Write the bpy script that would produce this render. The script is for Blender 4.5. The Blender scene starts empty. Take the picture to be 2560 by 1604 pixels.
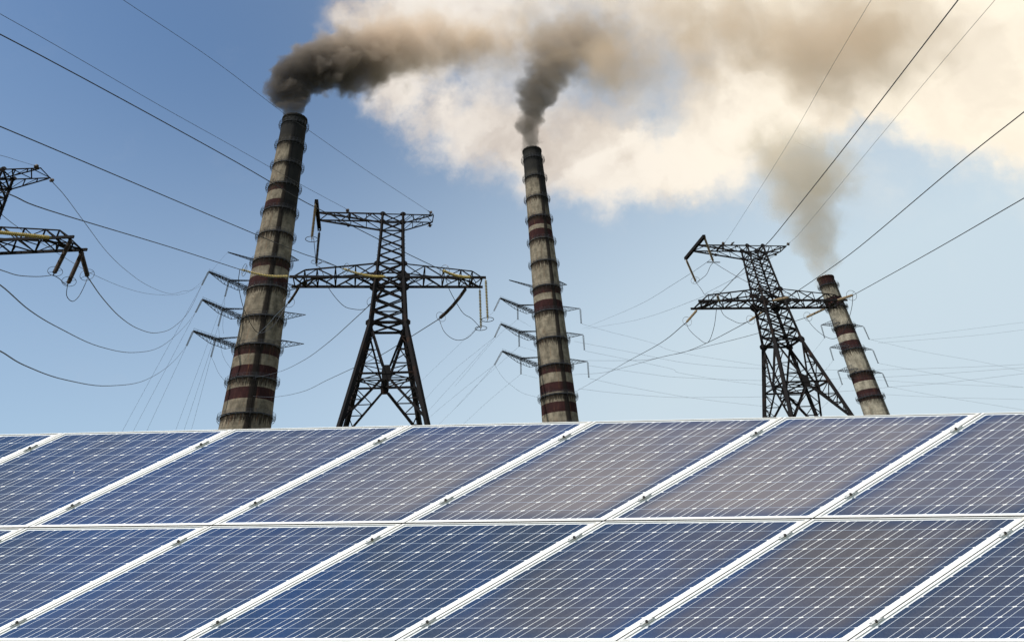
import bpy, math, random
import numpy as np
from mathutils import Vector, Matrix
random.seed(7)
S = bpy.context.scene
R_ = math.radians

# ------------------------------------------------------------------ camera
EYE = 1.7
P_, ROLL, F, PX, PY = R_(37.933), R_(-5.1227), 1670.94, 1283.0, 251.13     # focal length and principal point in photo pixels (2560 wide)
FW = Vector((0, math.cos(P_), math.sin(P_)))
_up = Vector((0, -math.sin(P_), math.cos(P_)))
_rt = Vector((1, 0, 0))
RT = _rt*math.cos(ROLL) + _up*math.sin(ROLL)
UP = -_rt*math.sin(ROLL) + _up*math.cos(ROLL)
cd = bpy.data.cameras.new('camera')
cam = bpy.data.objects.new('camera', cd); S.collection.objects.link(cam)
cd.sensor_width = 36; cd.sensor_fit = 'HORIZONTAL'
cd.lens = 36*F/2560
cd.shift_x = (1280-PX)/2560
cd.shift_y = (PY-802)/2560
cd.clip_start = 0.1; cd.clip_end = 20000
m = Matrix((RT, UP, -FW)).transposed().to_4x4(); m.translation = (0, 0, EYE)
cam.matrix_world = m
S.camera = cam

# ------------------------------------------------------------------ colour management, sampling
S.view_settings.view_transform = 'Standard'; S.view_settings.look = 'None'
S.view_settings.exposure = 0.35; S.view_settings.gamma = 1.0
S.render.engine = 'CYCLES'
S.cycles.use_denoising = True
S.cycles.max_bounces = 8; S.cycles.diffuse_bounces = 2; S.cycles.glossy_bounces = 2
S.cycles.transmission_bounces = 2; S.cycles.volume_bounces = 2; S.cycles.transparent_max_bounces = 8
S.cycles.use_adaptive_sampling = True; S.cycles.adaptive_threshold = 0.02
S.cycles.volume_max_steps = 256

# ------------------------------------------------------------------ node helpers
class NT:
    """tiny wrapper round a node tree: every call makes a node and returns its output socket"""
    def __init__(s, tree):
        s.t = tree; s.n = tree.nodes; s.l = tree.links
    def new(s, typ, **kw):
        n = s.n.new(typ)
        for k, v in kw.items(): setattr(n, k, v)
        return n
    def put(s, sock, v):
        if isinstance(v, bpy.types.NodeSocket): s.l.new(v, sock)
        elif v is not None: sock.default_value = v
    def math(s, op, a, b=None, c=None, clamp=False):
        n = s.new('ShaderNodeMath', operation=op); n.use_clamp = clamp
        s.put(n.inputs[0], a); s.put(n.inputs[1], b); s.put(n.inputs[2], c)
        return n.outputs[0]
    def vmath(s, op, a, b=None, out=0):
        n = s.new('ShaderNodeVectorMath', operation=op)
        s.put(n.inputs[0], a); s.put(n.inputs[1], b)
        return n.outputs[out]
    def scale(s, a, k):
        n = s.new('ShaderNodeVectorMath', operation='SCALE'); s.put(n.inputs[0], a); s.put(n.inputs['Scale'], k)
        return n.outputs[0]
    def noise(s, vec, scale, detail=4, rough=.5, dist=0, col=False):
        n = s.new('ShaderNodeTexNoise'); s.put(n.inputs['Vector'], vec)
        n.inputs['Scale'].default_value = scale; n.inputs['Detail'].default_value = detail
        n.inputs['Roughness'].default_value = rough; n.inputs['Distortion'].default_value = dist
        return n.outputs['Color' if col else 'Fac']
    def rng(s, v, a, b, c=0., d=1., smooth=True):
        n = s.new('ShaderNodeMapRange', interpolation_type='SMOOTHSTEP' if smooth else 'LINEAR'); n.clamp = True
        for i, x in enumerate((v, a, b, c, d)): s.put(n.inputs[i], x)
        return n.outputs[0]
    def mix(s, f, a, b, mode='MIX'):
        n = s.new('ShaderNodeMix', data_type='RGBA', blend_type=mode)
        s.put(n.inputs[0], f); s.put(n.inputs[6], a if isinstance(a, bpy.types.NodeSocket) else (*a[:3], 1)); s.put(n.inputs[7], b if isinstance(b, bpy.types.NodeSocket) else (*b[:3], 1))
        return n.outputs[2]
    def sep(s, v):
        n = s.new('ShaderNodeSeparateXYZ'); s.put(n.inputs[0], v); return n.outputs
    def comb(s, x, y, z):
        n = s.new('ShaderNodeCombineXYZ')
        for i, q in enumerate((x, y, z)): s.put(n.inputs[i], q)
        return n.outputs[0]

# ------------------------------------------------------------------ pixel of the photograph -> direction, point
def ray(x, y):
    return (FW + RT*((x-PX)/F) + UP*((PY-y)/F)).normalized()
def at(x, y, dist):
    """point seen at photo pixel x, y whose ground distance from the camera is dist"""
    d = ray(x, y); k = dist/math.hypot(d.x, d.y)
    return Vector((d.x*k, d.y*k, d.z*k+EYE))

# ------------------------------------------------------------------ sky and sun
SUN_AZ, SUN_EL = R_(-136), R_(48)            # azimuth from +Y towards +X
w = bpy.data.worlds.new('World'); S.world = w; w.use_nodes = True
n = NT(w.node_tree); w.node_tree.nodes.clear()
sky = n.new('ShaderNodeTexSky', sky_type='NISHITA'); sky.sun_disc = False
sky.sun_elevation = SUN_EL; sky.sun_rotation = SUN_AZ
sky.altitude = 200; sky.air_density = 1.0; sky.dust_density = 1.6; sky.ozone_density = 1.6
gen = n.new('ShaderNodeTexCoord').outputs['Generated']
SKYS = 0.112
skyc = n.vmath('MULTIPLY', n.scale(sky.outputs[0], SKYS), (.86, 1.0, 1.06))
# pale bank of high cloud and steam: a few soft lobes on the sky sphere broken up by noise
wn = n.noise(gen, 5.0, 8, .60, 0, True)
warp = n.vmath('ADD', gen, n.scale(n.vmath('SUBTRACT', wn, (.5, .5, .5)), .17))
wn2 = n.noise(gen, 26, 5, .6, 0, True)
warp = n.vmath('ADD', warp, n.scale(n.vmath('SUBTRACT', wn2, (.5, .5, .5)), .045))
def lobes(lst):
    acc = None
    for x, y, r, k in lst:
        d = n.vmath('DISTANCE', warp, tuple(ray(x, y)), 1)
        v = n.rng(d, math.radians(r), 0., 0., k)
        acc = v if acc is None else n.math('ADD', acc, v)
    return acc
CL = [(905, 75, 5.0, 1.3), (1010, 60, 6, 1.2), (1120, 60, 6, 1.3), (1260, 20, 7, 1.3), (950, 235, 4.2, .9), (1040, 270, 5, 1.0), (1130, 330, 5.0, 1.0), (1165, 215, 4.6, .75), (1010, 150, 5, .8), (1250, 370, 6, 1.1),
      (1330, 270, 7, 1.), (1410, 400, 6.0, 1.2), (1530, 300, 6, .9), (1540, 440, 5.5, 1.2), (1650, 450, 5.5, 1.2), (1730, 330, 6, .9), (1780, 440, 5.0, 1.), (1840, 280, 6.5, 1.2),
      (1960, 170, 7, 1.2), (2110, 150, 7, 1.3), (2270, 170, 7, 1.4), (2430, 150, 9, 1.5), (2470, 240, 4.5, 1.1), (2580, 280, 6, 1.3), (2600, 60, 16, 1.6), (2250, -60, 14, 1.6),
      (1900, -80, 12, 1.4), (1500, -60, 9, 1.2), (1700, 90, 9, 1.), (1900, 380, 7, .40), (2060, 400, 8, .30), (2250, 470, 9, .10)]
cm = lobes(CL)
fine = n.noise(warp, 9, 6, .6)
cm = n.math('ADD', cm, n.math('MULTIPLY', n.math('SUBTRACT', fine, .5), .95))
cmask = n.rng(cm, .06, 1.50)
cm2 = n.noise(warp, 4.5, 4, .5, .3)
ccol = n.mix(n.rng(cm2, .36, .60), (.45, .385, .34), (.79, .73, .66))
ccol = n.mix(n.rng(cm, .9, .1, 0., .55), ccol, (.66, .63, .62))
glow = n.rng(n.vmath('DISTANCE', gen, tuple(ray(2520, 60)), 1), .75, .05)
ccol = n.mix(n.math('MULTIPLY', glow, n.rng(cm2, .30, .60, .70, 1.)), ccol, (.98, .88, .71))
ccol = n.scale(ccol, .92)
cmask = n.math('MULTIPLY', cmask, .97)
# thin veil low over the horizon and to the right
up_z = n.sep(gen)[2]
veil = n.math('MULTIPLY', n.rng(up_z, .68, .12), .66)
right = n.math('MULTIPLY', n.rng(n.sep(gen)[0], -.50, .60), .60)
veil = n.math('MULTIPLY', veil, n.rng(n.sep(gen)[0], -.90, .0, .45, 1.))
base = n.mix(n.math('ADD', veil, right, clamp=True), skyc, (.47, .565, .63))
col = n.mix(cmask, base, ccol)
bg = n.new('ShaderNodeBackground'); n.put(bg.inputs[0], col); bg.inputs[1].default_value = 1.0
wo = n.new('ShaderNodeOutputWorld'); n.l.new(bg.outputs[0], wo.inputs[0])

sd = bpy.data.lights.new('sun', 'SUN'); sd.energy = 4.2; sd.angle = R_(.53); sd.color = (1, .94, .86)
so = bpy.data.objects.new('sun', sd); S.collection.objects.link(so)
sdir = Vector((math.sin(SUN_AZ)*math.cos(SUN_EL), math.cos(SUN_AZ)*math.cos(SUN_EL), math.sin(SUN_EL)))
so.rotation_euler = sdir.to_track_quat('Z', 'Y').to_euler(); so.location = (0, 0, 300)

# ------------------------------------------------------------------ object helpers
def link(o): S.collection.objects.link(o); return o
def tag(o, label, cat, group=None, kind=None):
    if label: o['label'] = label
    if cat: o['category'] = cat
    if group: o['group'] = group
    if kind: o['kind'] = kind
    return o
def empty(name, loc, label, cat, group=None):
    o = bpy.data.objects.new(name, None); o.location = loc; o.empty_display_size = .5
    return tag(link(o), label, cat, group)
class MB:
    """collects bars, tubes, plates in world space and links them as ONE mesh"""
    def __init__(s): s.v = []; s.f = []; s.mi = []; s.uv = None
    def add(s, vs, fs, mi=0):
        b = len(s.v); s.v += [tuple(q) for q in vs]; s.f += [tuple(b+i for i in f) for f in fs]; s.mi += [mi]*len(fs)
    def bar(s, p, q, w, h=None, mi=0):
        p, q = Vector(p), Vector(q); d = q-p
        if d.length < 1e-6: return
        d.normalize(); a = d.cross(Vector((0, 0, 1)))
        if a.length < .05: a = d.cross(Vector((1, 0, 0)))
        a.normalize(); b = a.cross(d).normalized(); h = h or w
        a *= w/2; b *= h/2
        s.add([p-a-b, p+a-b, p+a+b, p-a+b, q-a-b, q+a-b, q+a+b, q-a+b],
              [(3, 2, 1, 0), (4, 5, 6, 7), (0, 1, 5, 4), (1, 2, 6, 5), (2, 3, 7, 6), (3, 0, 4, 7)], mi)
    def angle(s, p, q, w, mi=0):
        w *= 1.02
        
        p, q = Vector(p), Vector(q); d = (q-p)
        if d.length < 1e-6: return
        d.normalize(); a = d.cross(Vector((0, 0, 1)))
        if a.length < .05: a = d.cross(Vector((1, 0, 0)))
        a.normalize(); b = a.cross(d).normalized(); t = w*.16
        o = -(a+b)*(w/2)
        sec = [(0, 0), (w, 0), (w, t), (t, t), (t, w), (0, w)]
        vs = [p+o+a*x+b*y for x, y in sec]+[q+o+a*x+b*y for x, y in sec]
        s.add(vs, [(5, 4, 3, 2, 1, 0), (6, 7, 8, 9, 10, 11)]+[(i, (i+1) % 6, (i+1) % 6+6, i+6) for i in range(6)], mi)
    def tube(s, pts, r, n=6, closed=False, mi=0):
        pts = [Vector(p) for p in pts]; N = len(pts); base = len(s.v); ref = None
        for i, p in enumerate(pts):
            if closed: d = pts[(i+1) % N]-pts[i-1]
            else: d = pts[min(i+1, N-1)]-pts[max(i-1, 0)]
            d.normalize()
            if ref is None:
                ref = d.cross(Vector((0, 0, 1)))
                if ref.length < .1: ref = d.cross(Vector((1, 0, 0)))
            ref = (ref-d*ref.dot(d)).normalized(); b = d.cross(ref)
            rr = r[i] if isinstance(r, (list, tuple)) else r
            for k in range(n):
                t = 2*math.pi*k/n; s.v.append(tuple(p+ref*(rr*math.cos(t))+b*(rr*math.sin(t))))
        M = N if closed else N-1
        for i in range(M):
            a, c = base+i*n, base+((i+1) % N)*n
            for k in range(n): s.f.append((a+k, a+(k+1) % n, c+(k+1) % n, c+k)); s.mi.append(mi)
        if not closed:
            s.f.append(tuple(base+k for k in range(n))[::-1]); s.f.append(tuple(base+(N-1)*n+k for k in range(n))); s.mi += [mi, mi]
    def lathe(s, o, ax, prof, n=12, mi=0):
        """profile [(radius, distance along ax)] turned round the axis"""
        o, ax = Vector(o), Vector(ax).normalized(); u = ax.orthogonal().normalized(); v = ax.cross(u); b = len(s.v)
        for r, h in prof:
            for k in range(n):
                t = 2*math.pi*k/n; s.v.append(tuple(o+ax*h+u*(r*math.cos(t))+v*(r*math.sin(t))))
        for i in range(len(prof)-1):
            for k in range(n):
                a = b+i*n; s.f.append((a+k, a+(k+1) % n, a+n+(k+1) % n, a+n+k)); s.mi.append(mi)
        s.f.append(tuple(b+k for k in range(n))[::-1]); s.f.append(tuple(b+(len(prof)-1)*n+k for k in range(n))); s.mi += [mi, mi]
    def plate(s, pts, nrm, t, mi=0):
        """flat polygon pts given a thickness t along nrm"""
        nrm = Vector(nrm).normalized()*t/2; k = len(pts); P = [Vector(p) for p in pts]
        s.add([p-nrm for p in P]+[p+nrm for p in P], [tuple(range(k))[::-1], tuple(range(k, 2*k))]+[(i, (i+1) % k, (i+1) % k+k, i+k) for i in range(k)], mi)
    def build(s, name, mats, parent=None, loc=None, smooth=False, label=None):
        me = bpy.data.meshes.new(name)
        o = Vector(loc) if loc is not None else (Vector(parent.matrix_basis.translation) if parent is not None else Vector())
        pw = o
        me.from_pydata([(x-o.x, y-o.y, z-o.z) for x, y, z in s.v], [], s.f)
        for mt in (mats if isinstance(mats, (list, tuple)) else [mats]): me.materials.append(mt)
        me.polygons.foreach_set('material_index', s.mi)
        if smooth: me.polygons.foreach_set('use_smooth', [True]*len(s.f))
        me.update()
        ob = link(bpy.data.objects.new(name, me))
        if parent is not None:
            ob.parent = parent; ob.location = pw-WORLD[parent.name]
        else: ob.location = pw
        WORLD[ob.name] = pw
        if label: ob['label'] = label
        return ob
WORLD = {}
def root(name, loc, label, cat, group=None):
    o = empty(name, loc, label, cat, group); WORLD[o.name] = Vector(loc); return o

# ------------------------------------------------------------------ materials
def mat(name, colr=(.5, .5, .5), rough=.6, metal=0., spec=.5):
    mt = bpy.data.materials.new(name); mt.use_nodes = True
    b = mt.node_tree.nodes['Principled BSDF']
    b.inputs['Base Color'].default_value = (*colr, 1); b.inputs['Roughness'].default_value = rough
    b.inputs['Metallic'].default_value = metal; b.inputs['Specular IOR Level'].default_value = spec
    return mt, NT(mt.node_tree), b
def obj_co(n): return n.new('ShaderNodeTexCoord').outputs['Object']

M = {}
# painted and rusting tower steel
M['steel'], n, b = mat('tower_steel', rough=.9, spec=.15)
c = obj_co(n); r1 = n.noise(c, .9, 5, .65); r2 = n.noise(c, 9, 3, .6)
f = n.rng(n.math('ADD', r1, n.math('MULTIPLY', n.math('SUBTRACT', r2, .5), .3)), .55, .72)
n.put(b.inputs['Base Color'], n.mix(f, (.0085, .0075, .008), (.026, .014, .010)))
M['galv'], n, b = mat('galvanised_steel', (.16, .18, .21), .55, .4)
c = obj_co(n); n.put(b.inputs['Base Color'], n.mix(n.noise(c, .6, 4, .6), (.09, .11, .14), (.24, .26, .29)))
M['darkgalv'], n, b = mat('weathered_platform_steel', (.05, .055, .06), .7, .2)
c = obj_co(n); n.put(b.inputs['Base Color'], n.mix(n.noise(c, .5, 4, .6), (.016, .019, .028), (.042, .047, .058)))
M['wire'], n, b = mat('weathered_conductor', (.035, .035, .04), .5, .5)
c = obj_co(n); n.put(b.inputs['Base Color'], n.mix(n.noise(c, .3, 2), (.025, .025, .03), (.06, .058, .06)))
M['porcelain'], n, b = mat('brown_insulator_glaze', (.06, .035, .025), .6, spec=.3)
c = obj_co(n); n.put(b.inputs['Base Color'], n.mix(n.noise(c, 1.3, 4), (.014, .010, .009), (.055, .035, .022)))
M['amber'], n, b = mat('amber_insulator_glass', (.5, .4, .15), .15)
c = obj_co(n); n.put(b.inputs['Base Color'], n.mix(n.noise(c, 3.0, 3), (.10, .075, .018), (.50, .39, .13)))
M['tan'], n, b = mat('dusty_tan_insulator', (.3, .2, .1), .4)
c = obj_co(n); n.put(b.inputs['Base Color'], n.mix(n.noise(c, 2, 3), (.12, .08, .045), (.29, .22, .13)))
M['greyins'], n, b = mat('grey_insulator', (.07, .09, .11), .35)
c = obj_co(n); n.put(b.inputs['Base Color'], n.mix(n.noise(c, .8, 3), (.05, .06, .075), (.12, .14, .16)))

def chimney_mat(name, H, zr, bands, soot, streak_ang, top_soot, cap=None, dark=1.0, tint=(.30, .285, .23)):
    """weathered slip-formed concrete with painted red bands; zr = platform heights (stains run down below them)"""
    mt, n, b = mat(name, rough=.95, spec=.05)
    c = obj_co(n); sx, sy, z = n.sep(c)
    ang = n.math('ARCTAN2', sy, sx)
    cyl = n.comb(n.math('MULTIPLY', ang, 9.), 0., z)
    blot = n.noise(n.comb(n.math('MULTIPLY', ang, 5.), 0., n.math('MULTIPLY', z, .35)), .55, 6, .65)
    runs = n.noise(n.comb(n.math('MULTIPLY', ang, 26.), 1.3, n.math('MULTIPLY', z, .22)), 1.0, 5, .62)
    grain = n.noise(cyl, 1.6, 6, .7)
    col = n.mix(n.rng(blot, .30, .68), tuple(t*.26*dark for t in tint), tuple(t*.76*dark for t in tint))
    col = n.mix(n.math('MULTIPLY', n.rng(grain, .42, .70), .30), col, (.16*dark, .135*dark, .095*dark))
    # formwork lifts
    lift = n.math('FRACT', n.math('ADD', n.math('DIVIDE', z, 2.5), n.math('MULTIPLY', blot, .12)))
    col = n.mix(n.math('MULTIPLY', n.rng(n.math('ABSOLUTE', n.math('SUBTRACT', lift, .5)), .44, .5), n.rng(runs, .4, .6, .15, .65)), col, (.085, .075, .06))
    hb = n.noise(n.comb(n.math('MULTIPLY', ang, 1.6), 7., n.math('MULTIPLY', z, .75)), 1., 5, .68)
    col = n.mix(n.math('MULTIPLY', n.rng(hb, .46, .66), .55), col, tuple(t*.30*dark for t in tint))
    # red bands
    ramp = n.new('ShaderNodeValToRGB'); ramp.color_ramp.interpolation = 'CONSTANT'
    n.put(ramp.inputs[0], n.math('ADD', n.math('DIVIDE', z, H), n.math('MULTIPLY', n.math('SUBTRACT', grain, .5), .0016)))
    el = ramp.color_ramp.elements
    stops = [(0., 0)]
    for z0, z1 in sorted(bands): stops += [(z0/H, 1), (z1/H, 0)]
    el[0].position = 0; el[0].color = (0, 0, 0, 1); el.remove(el[1])
    for p, v in stops[1:]:
        e = el.new(min(p, 1.)); e.color = (v, v, v, 1)
    red = n.mix(n.rng(blot, .3, .75), (.019, .0095, .0098), (.036, .0155, .0155))
    red = n.mix(n.math('MULTIPLY', n.rng(runs, .62, .74), .35), red, (.16, .13, .11))
    col = n.mix(n.math('MULTIPLY', ramp.outputs[0], n.rng(grain, .70, .62, .55, 1.)), col, red)
    # dark stains that run down below every platform
    acc = None
    for zz in zr:
        v = n.rng(n.math('SUBTRACT', zz, z), 0., 6.5, 1., 0., False)
        v = n.math('MULTIPLY', v, n.math('GREATER_THAN', zz, z))
        acc = v if acc is None else n.math('MAXIMUM', acc, v)
    st = n.rng(n.math('ADD', runs, n.math('MULTIPLY', acc, .36)), .64, .76)
    st = n.math('MULTIPLY', st, n.rng(acc, 0., .3))
    col = n.mix(n.math('MULTIPLY', st, .92), col, (.024, .018, .014))
    rust = n.noise(n.comb(n.math('MULTIPLY', ang, 14.), 4.3, n.math('MULTIPLY', z, .12)), 1.0, 4, .6)
    col = n.mix(n.math('MULTIPLY', n.rng(rust, .58, .72), .45), col, (.15, .07, .035))
    # soot streak down the ladder line, wandering a little
    wob = n.math('MULTIPLY', n.math('SUBTRACT', n.noise(n.comb(0., 0., z), .06, 3), .5), .16)
    da = n.math('ABSOLUTE', n.math('SUBTRACT', n.math('SUBTRACT', ang, streak_ang), wob))
    sk = n.math('ADD', n.rng(da, .0, .30, 1., 0.), n.math('MULTIPLY', n.math('SUBTRACT', runs, .5), .7))
    col = n.mix(n.math('MULTIPLY', n.rng(sk, .30, .68), soot), col, (.013, .011, .010))
    # soot thrown over the top of the stack, reaching further down on one side
    lee = n.math('MULTIPLY', n.rng(n.math('SUBTRACT', ang, streak_ang), -.05, .12), top_soot[2])
    tp = n.rng(n.math('ADD', z, n.math('ADD', lee, n.math('MULTIPLY', n.math('SUBTRACT', blot, .5), 14.))), top_soot[0], top_soot[1])
    col = n.mix(n.math('MULTIPLY', tp, .95), col, (.013, .0135, .014))
    n.put(b.inputs['Base Color'], col)
    bump = n.new('ShaderNodeBump'); bump.inputs['Strength'].default_value = .5; bump.inputs['Distance'].default_value = .12
    n.put(bump.inputs['Height'], grain); n.l.new(bump.outputs[0], b.inputs['Normal'])
    return mt

# ------------------------------------------------------------------ the ground
g = MB(); g.add([(-4000, -4000, 0), (4000, -4000, 0), (4000, 4000, 0), (-4000, 4000, 0)], [(0, 1, 2, 3)])
mg, n, b = mat('dry_grass_ground', rough=.95, spec=.2)
c = obj_co(n); n.put(b.inputs['Base Color'], n.mix(n.noise(c, .15, 8, .65), (.045, .06, .02), (.16, .14, .08)))
tag(g.build('ground', mg), None, None, kind='structure')

# ------------------------------------------------------------------ chimneys
def chimney(az, D, Rfit, ring_tan, H, band_px, axis, Rat, lab, mt_kw, arms, ladder_ang, grp='tall chimneys of the power station', nominal=True):
    """ring_tan: tangent of each platform's elevation, band_px: (y0, y1) photo rows of red bands measured on the front face"""
    a = R_(az); cx, cy = D*math.sin(a), D*math.cos(a); base = Vector((cx, cy, 0))
    (xa, ya), (xb, yb) = axis
    def z_of(y):
        d = ray(xa+(xb-xa)*(y-ya)/(yb-ya), y); t = d.z/math.hypot(d.x, d.y)
        z = t*(D-Rat(100)); z = t*(D-Rat(z))
        return z+EYE
    zr = [t*(D-Rat(t*D))+EYE for t in ring_tan]
    bands = [(z_of(y1), z_of(y0)) for y0, y1 in band_px]
    rt = root('chimney', base, lab, 'chimney', grp)
    cm = chimney_mat('chimney_concrete', H, zr, bands, **mt_kw)
    N = 72; mb = MB(); zs = [0]+[z for z in np.linspace(6, H-.01, 60)]
    prof = [(Rat(z), z) for z in zs]+[(Rat(H)+.05, H), (Rat(H)-.55, H), (Rat(H)-.6, H-9)]
    mb.lathe(base, (0, 0, 1), prof, N)
    sh = mb.build('shaft', cm, rt, smooth=True)
    lip = MB(); R0 = Rat(H)
    lip.lathe(base+Vector((0, 0, H-3.4)), (0, 0, 1), [(R0+.02, 0), (R0+.22, .15), (R0+.22, 3.1), (R0+.02, 3.3)], N)
    rim = MB(); rr = [R0+.06, R0+.38, R0+.38, R0-.5, R0-.5]; zz = [H-1.1, H-.9, H+.12, H+.12, H-.3]
    bse = len(rim.v)
    for r, z in zip(rr, zz):
        for k in range(N):
            t = 2*math.pi*k/N; jag = .22*math.sin(k*2.3)*math.sin(k*.7) if z > H else 0
            rim.v.append((cx+r*math.cos(t), cy+r*math.sin(t), z+jag))
    for i in range(4):
        for k in range(N): rim.f.append((i*N+k, i*N+(k+1) % N, (i+1)*N+(k+1) % N, (i+1)*N+k)); rim.mi.append(0)
    rim.build('rim', cm, rt, loc=base)
    for z in zr:                                          # ring platforms on brackets
        r = Rat(z)-.02; ro = r+1.6; p = MB(); q = MB(); K = 48
        vs = []; fs = []
        for k in range(K):
            t = 2*math.pi*k/K
            for rad, zz_ in ((r, z-.22), (r+.42, z-.22), (r+.42, z), (r, z)): vs.append((cx+rad*math.cos(t), cy+rad*math.sin(t), zz_))
        for k in range(K):
            A, B = 4*k, 4*((k+1) % K)
            for i in range(4): fs.append((A+i, A+(i+1) % 4, B+(i+1) % 4, B+i))
        p.add(vs, fs)
        hoop = lambda rad, hh: [(cx+rad*math.cos(2*math.pi*k/K), cy+rad*math.sin(2*math.pi*k/K), hh) for k in range(K)]
        for rad in (.75, 1.15, 1.6): p.tube(hoop(r+rad, z-.05), .07 if rad < 1.5 else .10, 4, True)
        for k in range(26):                                # curved brackets below the grating
            t = 2*math.pi*(k+.5)/26; e = Vector((math.cos(t), math.sin(t), 0)); C0 = Vector((cx, cy, z))
            p.tube([C0+e*(r+1.6*math.cos(f)**.8)+Vector((0, 0, -.1-1.9*math.sin(f))) for f in (0, .4, .8, 1.2, 1.5)], .075, 4)
            p.bar(C0+e*(ro-.05)+Vector((0, 0, -.1)), C0+e*r+Vector((0, 0, -.1)), .12)
        po = p.build('platform', M['darkgalv'], rt, loc=(cx, cy, z))
        for hh in (.5, .95, 1.4): q.tube(hoop(ro-.04*hh, z+hh), .042, 4, True)
        for k in range(26):
            t = 2*math.pi*(k+.5)/26; e = Vector((math.cos(t), math.sin(t), 0)); q.bar(Vector((cx, cy, z))+e*ro, Vector((cx, cy, z+1.45))+e*(ro-.1), .075)
        q.build('railing', M['darkgalv'], po, loc=(cx, cy, z))
    ld = MB(); e = Vector((math.cos(ladder_ang), math.sin(ladder_ang), 0)); tn = Vector((-e.y, e.x, 0))
    zz = list(np.arange(2, H-1, 6.0))+[H-1]
    for s_ in (-.35, .35):
        ld.tube([base+e*(Rat(z)+.35)+tn*s_+Vector((0, 0, z)) for z in zz], .07, 4)
    for z in np.arange(60, H-1, 1.2): ld.bar(base+e*(Rat(z)+.35)+tn*.35+Vector((0, 0, z)), base+e*(Rat(z)+.35)-tn*.35+Vector((0, 0, z)), .05)
    for z in np.arange(60, H-1, 3.0):
        for s_ in (-.35, .35): ld.bar(base+e*(Rat(z)-.05)+tn*s_+Vector((0, 0, z)), base+e*(Rat(z)+.36)+tn*s_+Vector((0, 0, z)), .07)
        ld.tube([base+e*(Rat(z)+.35+.75*math.sin(t))+tn*(.42*math.cos(t))+Vector((0, 0, z)) for t in np.linspace(0, math.pi, 7)], .04, 4)
    ld.build('ladder', M['steel'], rt)
    tips = []
    for ar in arms: tips.append(chimney_arm(rt, base, Rat, *ar))
    return tips

def string(mb, p, q, r=.16, sheds=14, core=.05, mi=0):
    p, q = Vector(p), Vector(q); d = q-p; L = d.length; ax = d.normalized(); step = L/sheds
    prof = [(core, 0)]
    for i in range(sheds):
        h = i*step; prof += [(core, h+.1*step), (r, h+.35*step), (r*.92, h+.55*step), (core, h+.75*step)]
    prof.append((core, L)); mb.lathe(p, ax, prof, 8, mi)

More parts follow.
